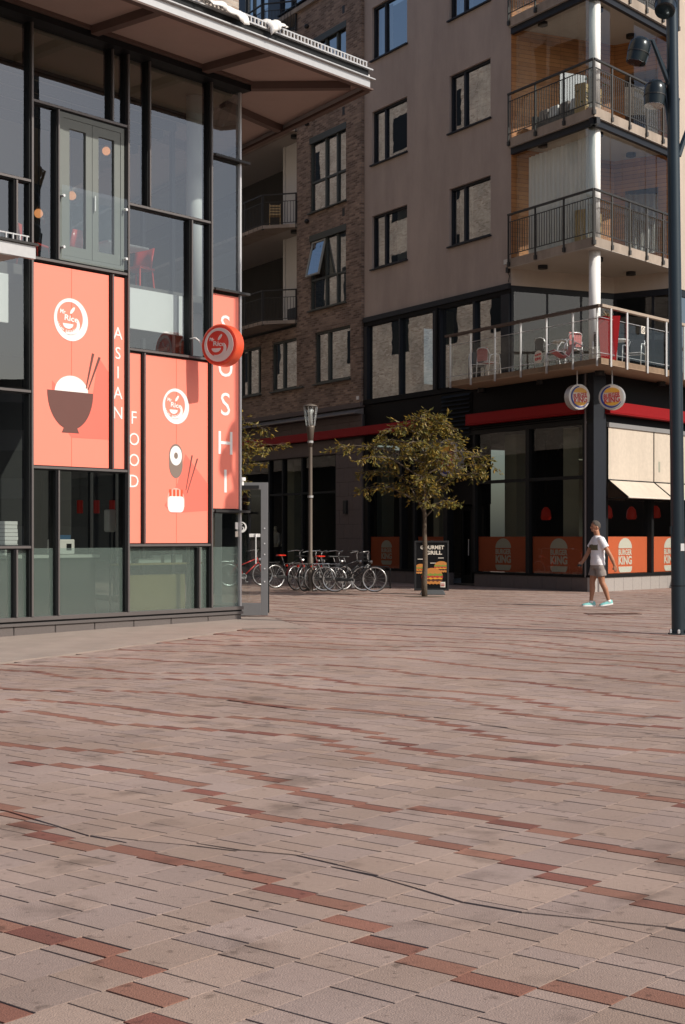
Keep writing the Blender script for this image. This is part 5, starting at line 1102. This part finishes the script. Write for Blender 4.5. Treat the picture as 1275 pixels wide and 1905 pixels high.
def person():
    g = G(1112, 1128); o = empty('person', at(g.x, g.y, .0, R_(188)), 'person in printed white t-shirt, grey shorts and turquoise trainers walking past the burger windows', 'person')
    near = [(-.02, .175, 1.405), (-.085, .225, 1.26), (-.185, .25, 1.09), (-.245, .245, .975), (-.29, .235, .865)]
    far = [(.0, -.175, 1.405), (.07, -.225, 1.26), (.14, -.24, 1.11), (.21, -.225, 1.005), (.27, -.205, .925)]
    m = MB(); loft(m, [(0, 0, .86, .09, .12), (0, 0, .95, .10, .14), (-.005, 0, 1.10, .112, .15), (-.01, 0, 1.25, .12, .17), (-.01, 0, 1.37, .11, .175), (-.005, 0, 1.44, .08, .12), (.0, 0, 1.48, .055, .06)])
    m.tube([(-.005, 0, 1.44), (.015, 0, 1.52), (.035, 0, 1.60)], [.066, .061, .060], 14)
    m.ball((.042, 0, 1.695), .1, 20, 14, (1.0, .78, 1.06)); m.ball((.080, 0, 1.625), .06, 16, 10, (.98, .86, 1.05)); m.ball((.140, 0, 1.662), .016, 10, 8, (1.4, .8, 1.5)); m.ball((.118, 0, 1.600), .022, 10, 8, (.9, 1.1, .9))
    for s_ in (-1, 1): m.ball((.03, s_*.080, 1.660), .026, 10, 8, (.75, .45, 1.2)); m.ball((.118, s_*.03, 1.705), .017, 8, 6, (.8, 1.3, .7))
    for pts in (near, far): m.tube(pts, [.060, .051, .041, .042, .028], 14)
    m.tube([(.005, -.09, .92), (.045, -.092, .70), (.085, -.095, .51), (.080, -.095, .37), (.10, -.095, .20), (.11, -.095, .09)], [.095, .082, .060, .061, .043, .038], 14)
    m.tube([(-.005, .09, .92), (-.04, .092, .70), (-.065, .095, .51), (-.135, .095, .37), (-.185, .095, .21), (-.215, .095, .11)], [.095, .082, .060, .061, .043, .038], 14)
    def hand(w, d, across, nrm, curl):
        w, d, across, nrm = Vector(w), Vector(d).normalized(), Vector(across).normalized(), Vector(nrm).normalized()
        for k in range(4): q = across*(.027-.018*k); m.tube([w-d*.01+q*.5, w+d*.045+q, w+d*.085+q], [.019, .015, .012], 8)
        for k, ln in enumerate((.060, .072, .068, .052)):
            b = w+d*.085+across*(.027-.018*k); p1 = b+(d+nrm*.35*curl)*ln*.45; p2 = p1+(d*(1-.6*curl)+nrm*curl)*ln*.38; p3 = p2+(d*(.5-.8*curl)+nrm*curl)*ln*.3; m.tube([b, p1, p2, p3], [.0105, .0098, .009, .0075], 8)
        b = w+d*.03+across*.024; m.tube([b, b+across*.026+d*.026+nrm*.010, b+across*.026+d*.06+nrm*.028*curl], [.013, .011, .009], 8)
    hand(near[-1], (-.3, -.02, -1), (1, 0, -.3), (.1, -1, 0), .55); hand(far[-1], (.65, .1, -.65), (.4, -.5, .75), (.1, .9, .2), .95)
    blob('body', m, SKIN, o, .0062, 4)
    MB().box(.30, .375, -.215, -.135, .835, .885).build('held_wallet', BLKO, o, bevel=.012)
    for s_ in (-1, 1): MB().ball((.128, s_*.032, 1.688), .010, 8, 6).build('eye', BLKO, o, True)
    MB().box(.130, .1385, -.02, .02, 1.620, 1.625).build('mouth', mat('lips', (.22, .08, .06), .5), o)
    h = MB().ball((.040, 0, 1.697), .1, 40, 28, (1.05, .84, 1.12)); keep = []
    for f in h.f:
        c = sum((Vector(h.v[i]) for i in f), Vector())/len(f)
        if c.z > 1.672+.80*c.x+(.0 if abs(c.y) < .05 else -.015): keep.append(f)
    h.f = keep; h.c = [None]*len(keep); h.v = [(x*1+rnd.gauss(0, .0022), y+rnd.gauss(0, .0022), z+rnd.gauss(0, .003)+max(0, x-.02)*.16*(z > 1.75)) for x, y, z in h.v]; h.build('hair', HAIR, o, True)
    m = MB(); loft(m, [(-.0, 0, .865, .152, .192), (-.0, 0, .98, .146, .186), (-.005, 0, 1.10, .140, .178), (-.01, 0, 1.25, .144, .192), (-.01, 0, 1.37, .132, .198), (-.005, 0, 1.435, .10, .15), (.005, 0, 1.49, .076, .082)], 28)
    for pts in (near, far): a, b = Vector(pts[0]), Vector(pts[1]); m.tube([a+Vector((0, -.05*(1 if a.y > 0 else -1), .005)), a, a.lerp(b, .6), a.lerp(b, 1.18)], [.075, .080, .078, .082], 18)
    sh = blob('t_shirt', m, SHIRT, o, .010, 5, .0035)
    me = sh.data; vs = []; fs = []; idx = {}
    for p in me.polygons:
        c = p.center
        if 1.185 < c.z < 1.30 and abs(c.y) < .172 and c.x > -.075 and abs(p.normal.z) < .6:
            f = []
            for vi in p.vertices:
                if vi not in idx: idx[vi] = len(vs); v = me.vertices[vi]; vs.append(tuple(v.co+v.normal*.003))
                f.append(idx[vi])
            fs.append(tuple(f))
    MB().add(vs, fs).build('shirt_print', PRNT, sh, True)
    m = MB(); loft(m, [(0, 0, .80, .125, .165), (0, 0, .88, .138, .178), (0, 0, 1.0, .128, .165)], 24)
    m.tube([(.01, -.088, .88), (.04, -.095, .74), (.062, -.098, .635)], [.098, .104, .108], 18); m.tube([(-.01, .088, .88), (-.04, .095, .74), (-.058, .098, .635)], [.098, .104, .108], 18)
    blob('shorts', m, SHORT, o, .010, 5, .003)
    for x, y, pitch, ank in ((.085, -.095, 0, ((.097, -.095, .17), (.108, -.095, .07))), (-.235, .095, R_(9), ((-.19, .095, .19), (-.22, .095, .09)))):
        M = Matrix.Translation((x, y, .0 if not pitch else .036)) @ Matrix.Rotation(pitch, 4, 'Y')
        m = MB(); sec = [(-.065, .030, .085), (-.04, .040, .105), (.0, .043, .10), (.06, .045, .085), (.12, .05, .07), (.17, .05, .058), (.205, .04, .048), (.225, .018, .04)]
        for sx_, w, h_ in sec: m.v += [tuple(M @ Vector(q)) for q in ((sx_, -w, .02), (sx_, -w*.98, h_*.6), (sx_, -w*.45, h_), (sx_, w*.45, h_), (sx_, w*.98, h_*.6), (sx_, w, .02))]
        k = len(sec); m.f = [(6*i+j, 6*i+6+j, 6*i+7+j, 6*i+1+j) for i in range(k-1) for j in range(5)]+[tuple(range(6)), tuple(range(6*k-1, 6*k-7, -1))]; m.c = [None]*len(m.f); shoe = m.build('shoe', TEAL, o, True)
        s = MB(M); s.prism([(a, -w*1.06) for a, w, h_ in sec]+[(a, w*1.06) for a, w, h_ in sec[::-1]], 0, .026); s.build('sole', WHITE, shoe)
        l = MB(M); [l.box(.03+.022*i, .042+.022*i, -.03, .03, .088-.006*i, .096-.006*i) for i in range(4)]; l.build('laces', WHITE, shoe)
        a, b = Vector(ank[0]), Vector(ank[1]); MB().tube([a.lerp(b, .55), b], [.046, .046], 14).build('sock', WHITE, shoe, True)
person()
def mannequins():
    for px, top, lb, _ in ((513, WHITE, 'mannequin in dark trousers and a white top in the shop window', None), (532, SHORT, 'mannequin in a grey jacket in the shop window', None)):
        s_ = KF.s_(px, .7); o = empty('mannequin', KF.M @ Matrix.Translation((s_, .7, .2)), lb, 'mannequin')
        P = [(0, 0, .95, (.15, .10)), (0, 0, 1.15, (.14, .10)), (0, 0, 1.35, (.18, .11)), (0, 0, 1.47, .06), (0, 0, 1.56, .07), (0, 0, 1.70, (.075, .09)), (.21, 0, 1.38, .055), (.26, .02, 1.12, .045), (.25, -.05, .90, .035), (-.21, 0, 1.38, .055), (-.26, .02, 1.12, .045), (-.25, -.05, .90, .035), (.10, 0, .8, .09), (.11, 0, .48, .06), (.11, 0, .06, .045), (-.10, 0, .8, .09), (-.11, 0, .48, .06), (-.11, 0, .06, .045)]
        skin_mesh('body', P, chain(0, 1, 2, 3, 4, 5)+[(2, 6)]+chain(6, 7, 8)+[(2, 9)]+chain(9, 10, 11)+[(0, 12)]+chain(12, 13, 14)+[(0, 15)]+chain(15, 16, 17), CREAM, o, 1)
        skin_mesh('jacket', [(0, 0, .92, (.18, .13)), (0, 0, 1.15, (.17, .13)), (0, 0, 1.36, (.21, .14)), (0, 0, 1.46, .08), (.22, 0, 1.37, .08), (.265, .02, 1.12, .065), (.255, -.03, .98, .06), (-.22, 0, 1.37, .08), (-.265, .02, 1.12, .065), (-.255, -.03, .98, .06)], chain(0, 1, 2, 3)+[(2, 4)]+chain(4, 5, 6)+[(2, 7)]+chain(7, 8, 9), top, o, 1)
        skin_mesh('trousers', [(0, 0, .95, (.17, .12)), (.10, 0, .8, .11), (.11, 0, .48, .085), (.11, 0, .12, .07), (-.10, 0, .8, .11), (-.11, 0, .48, .085), (-.11, 0, .12, .07)], [(0, 1), (1, 2), (2, 3), (0, 4), (4, 5), (5, 6)], DARKI, o, 1)
mannequins()
# ------------------------------------------------------------------ terrace and balcony things
def alu_chair(weave):
    o = empty('terrace_chair', at(0, 0))
    m = MB()
    for s_ in (-1, 1): m.tube([(s_*.26, -.24, 0), (s_*.26, -.20, .45), (s_*.265, -.17, .66), (s_*.26, .02, .68), (s_*.24, .20, .62), (s_*.23, .27, 0)], .0145, 8)
    m.tube([(-.235, .18, .62), (-.20, .26, .80), (-.10, .30, .84), (.10, .30, .84), (.20, .26, .80), (.235, .18, .62)], .0145, 8); m.tube([(-.25, -.2, .43), (.25, -.2, .43), (.23, .22, .42), (-.23, .22, .42), (-.25, -.2, .43)], .012, 8); m.build('frame', ALU, o, True)
    s = MB(); [s.box(-.23+.05*i, -.19+.05*i, -.20, .21, .435, .442) for i in range(9)]; [s.box(-.23, .22, -.20+.055*i, -.16+.055*i, .442, .447) for i in range(7)]; s.build('seat', weave, o)
    b = MB(); [b.box(-.19+.05*i, -.155+.05*i, .255, .262, .47, .83) for i in range(8)]; [b.box(-.19, .20, .248, .254, .48+.055*i, .52+.055*i) for i in range(7)]; b.build('backrest', weave, o)
    return o
def terrace_things():
    protos = {}
    def put(F, s_, n, rz, weave, lb, rx=0, z=6.0):
        if weave.name not in protos: o = protos[weave.name] = alu_chair(weave)
        else: o = copy_tree(protos[weave.name])
        o.matrix_world = F.M @ Matrix.Translation((s_, n, z)) @ Matrix.Rotation(R_(rz), 4, 'Z') @ Matrix.Rotation(R_(rx), 4, 'X'); tag(o, lb, 'chair', 'aluminium chairs on the terrace')
    put(KF, -4.35, -.55, 60, WEAVD, 'aluminium chair with dark weave at the closed end of the terrace'); put(KF, -3.75, -.62, 190, WEAVE, 'aluminium chair with pale red weave beside the dark one at the terrace end')
    put(KF, -1.25, -.55, 175, WEAVD, 'aluminium chair with dark weave behind the round burger sticker'); put(KF, -.25, -.62, -95, WEAVE, 'aluminium chair with red weave between burger sticker and red planter')
    put(KF, .25, -.60, 160, WEAVE, 'aluminium chair with red weave tipped over beside the red planter', -60, 6.12)
    put(RF, -.05, -.35, 100, WEAVD, 'aluminium chair with dark weave at the terrace table, planter side'); put(RF, 1.35, -.45, -80, WEAVD, 'aluminium chair with dark weave at the terrace table, mast side')
    for F, s_, n, lb in ((KF, -.75, -.35, 'round steel table on the street side of the terrace'), (RF, .65, -.30, 'round steel table on the plaza side of the terrace')):
        o = empty('terrace_table', F.M @ Matrix.Translation((s_, n, 6.0)), lb, 'table'); MB().lathe([(.35, .71), (.35, .735)], 28).build('table_top', ALU, o); MB().tube([(0, 0, .02), (0, 0, .71)], .03).build('column', ALU, o); MB().lathe([(.24, 0), (.22, .03)], 20).build('base', ALU, o)
    q = KF.M.inverted() @ Vector((G(1119, 669, 6.0).x, G(1119, 669, 6.0).y, 0)); o = empty('planter', KF.M @ Matrix.Translation((q.x-.13, q.y+.36, 6.0)) @ Matrix.Rotation(R_(50), 4, 'Z'), 'tall glossy red tapered planter with spiky plants at the terrace corner', 'planter')
    a, b = .19, .29; MB().add([(-a, -a, 0), (a, -a, 0), (a, a, 0), (-a, a, 0), (-b, -b, 1.12), (b, -b, 1.12), (b, b, 1.12), (-b, b, 1.12), (-b+.03, -b+.03, 1.12), (b-.03, -b+.03, 1.12), (b-.03, b-.03, 1.12), (-b+.03, b-.03, 1.12), (-b+.03, -b+.03, 1.05), (b-.03, -b+.03, 1.05), (b-.03, b-.03, 1.05), (-b+.03, b-.03, 1.05)],
        [(3, 2, 1, 0), (0, 1, 5, 4), (1, 2, 6, 5), (2, 3, 7, 6), (3, 0, 4, 7), (4, 5, 9, 8), (5, 6, 10, 9), (6, 7, 11, 10), (7, 4, 8, 11), (8, 9, 13, 12), (9, 10, 14, 13), (10, 11, 15, 14), (11, 8, 12, 15), (12, 13, 14, 15)]).build('pot', PLNT, o)
    gr = mat('agave_leaf', (.10, .17, .06), .5, 0, .25, 8); dry = mat('dry_grass', (.30, .20, .10), .8, 0, .3, 20)
    def blade(m, az, ln, w, rise):
        pts = []; d = Vector((math.cos(az), math.sin(az), 0)); s_ = Vector((-d.y, d.x, 0)); N = 6
        for i in range(N+1): t = i/N; c = d*ln*t+Vector((0, 0, 1.05+rise*t-.5*ln*t*t)); ww = w*math.sin(math.pi*min(1, .25+t*.75)); pts += [c-s_*ww, c+s_*ww]
        m.add(pts, [(2*i, 2*i+1, 2*i+3, 2*i+2) for i in range(N)])
    for i in range(8): m = MB(); blade(m, R_(150+i*17), .55+.06*(i % 3), .035, .30); m.build('leaf', gr, o, True)
    m = MB(); [blade(m, rnd.uniform(0, 6.28), rnd.uniform(.15, .35), .006, rnd.uniform(.2, .45)) for _ in range(60)]; m.build('dry_grass', dry, o)
    # no smoking plate hanging at the terrace glazing
    s_, z = RF.px(1196, 614, -1.19); o = empty('no_smoking_sign', RF.M @ Matrix.Translation((s_, -1.20, z)), 'small square no smoking sign fixed to the terrace railing', 'sign')
    MB().box(-.10, .10, -.004, .004, -.10, .10).build('plate', CREAM, o); m = MB(); band(m, arc(0, 0, .075, .075, 0, 360, 24), arc(0, 0, .06, .06, 0, 360, 24), -.008, -.0045); m.plate([(-.05, .04), (-.04, .05), (.05, -.04), (.04, -.05)][::-1], -.008, -.0045); m.build('ring', BLKO, o)
    # balcony furniture
    z = 9.15+.26+FL
    o = empty('sofa', KF.M @ Matrix.Translation((-2.1, .75, z)), 'dark cushioned sofa on the timber lined balcony above the curtained one', 'sofa')
    MB().box(-.85, .95, -.32, .32, .05, .42).build('seat', WEAVD, o, bevel=.04); MB().box(-.85, .95, .18, .34, .42, .85).build('backrest', WEAVD, o, bevel=.04); [MB().box(x, x+.14, -.34, .30, .05, .62).build('arm', WEAVD, o, bevel=.03) for x in (-.99, .95)]
    for k, x in enumerate((-.9, -.45, .0, .45)):
        c = MB().box(-.19, .19, -.10, .10, 0, .36).build('cushion', WHITE if k % 2 else SHORT, None, bevel=.05); c.matrix_world = KF.M @ Matrix.Translation((-2.1+x+.2, .62, z+.42)) @ Matrix.Rotation(R_(-15), 4, 'X'); tag(c, 'white cushion leaning on the dark balcony sofa' if k % 2 else 'grey cushion leaning on the dark balcony sofa', 'cushion', 'cushions on the balcony sofa')
    for k, zz in enumerate((9.15+.26, z)):
        o = empty('crate_shelf', RF.M @ Matrix.Translation((.95, .75, zz)), ('stacked timber crate shelf on the balcony with the white curtain', 'stacked timber crate shelf on the balcony with the sofa')[k], 'shelf')
        for j in range(7): MB().box(-.38, .38, -.16, .16, .08+j*.125, .185+j*.125).build('board', TIMB, o)
        [MB().box(x, x+.04, -.17, .17, 0, .96).build('upright', TIMB, o) for x in (-.42, .38)]
    o = empty('potted_plant', KF.M @ Matrix.Translation((-.78, .55, z)), 'leafy green potted plant on the balcony next to the white column', 'plant'); MB().lathe([(.11, 0), (.15, .28)], 16).build('pot', mat('clay', (.35, .15, .08), .8), o)
    m = MB()
    for i in range(90):
        p = Vector((rnd.gauss(0, .13), rnd.gauss(0, .13), .45+rnd.gauss(.12, .22))); d = Vector((rnd.gauss(0, 1), rnd.gauss(0, 1), rnd.gauss(0, .6))).normalized(); s2 = d.orthogonal().normalized()*.035; m.add([p, p+d*.06+s2, p+d*.13, p+d*.06-s2], [(0, 1, 2, 3)])
    m.build('foliage', gr, o)
    # lamps inside the burger restaurant
    for i, (F, px, py, n) in enumerate(((KF, 1016, 956, 1.6), (KF, 1061, 953, 1.6), (RF, 1130, 953, 1.5), (RF, 1175, 955, 1.8), (RF, 1220, 953, 1.8))):
        s_, zz = F.px(px, py, n); o = empty('pendant_lamp', F.M @ Matrix.Translation((s_, n, zz)), 'red glass pendant lamp hanging inside the burger restaurant', 'lamp', 'red lamps in the burger restaurant')
        MB().lathe([(.05, .20), (.13, .10), (.16, -.12), (.12, -.18)], 18, cap=False).build('shade', REDSH, o, True); MB().ball((0, 0, -.02), .06).build('bulb', GLOWR, o, True); MB().tube([(0, 0, .18), (0, 0, 4.5-zz)], .006).build('cord', BLKO, o)
    s_, zz = KF.px(1049, 838, 1.4); o = empty('pendant_lamp', KF.M @ Matrix.Translation((s_, 1.4, zz)), 'large dark bell shaped lamp hanging high in the burger restaurant', 'lamp'); MB().lathe([(.05, .22), (.10, .15), (.24, -.12)], 20, cap=False).build('shade', BLKO, o, True); MB().tube([(0, 0, .2), (0, 0, 4.5-zz)], .01).build('cord', BLKO, o); MB().ball((0, 0, -.05), .05).build('bulb', CREAM, o, True)
    # loggia chairs and dark box
    zz = 9.24+FL
    o = empty('folding_chair', KF.M @ Matrix.Translation((-16.55, -.45, zz+.0)) @ Matrix.Rotation(R_(60), 4, 'Z'), 'wooden folding chair on the upper brick loggia', 'chair')
    [MB().box(-.2, .2, -.2+.08*i, -.14+.08*i, .43, .45).build('seat_slat', TIMB, o) for i in range(5)]; [MB().box(-.2, .2, .20, .22, .52+.1*i, .58+.1*i).build('back_slat', TIMB, o) for i in range(4)]
    for x in (-.19, .19): MB().tube([(x, -.25, 0), (x, .21, .92)], .014).build('leg', TIMB, o); MB().tube([(x, .22, 0), (x, -.18, .44)], .014).build('leg', TIMB, o)
    o = MB().box(-.4, .4, -.25, .25, 0, .5).build('storage_box', BLKO, None, bevel=.02); o.matrix_world = KF.M @ Matrix.Translation((-15.95, .2, 9.2405)); tag(o, 'black storage box on the lower brick loggia', 'box')
terrace_things()

def drain():
    g = G(1140, 1142.5); o = empty('drain_grate', at(g.x, g.y, 0, R_(6)), 'rusty slotted drain grate in the paving between walking person and mast', 'drain')
    MB().box(-.5, .5, -.14, .14, -.01, .004).build('pan', BEDM, o)
    m = mat('rusty_iron', (.10, .045, .032), .85, .2, .4, 25)
    for i in range(20): MB().box(-.49+i*.05, -.455+i*.05, -.13, .13, .0, .012).build('bar', m, o)
    MB().box(-.52, .52, -.16, -.135, -.01, .010).build('rim', m, o); MB().box(-.52, .52, .135, .16, -.01, .010).build('rim', m, o)
drain()
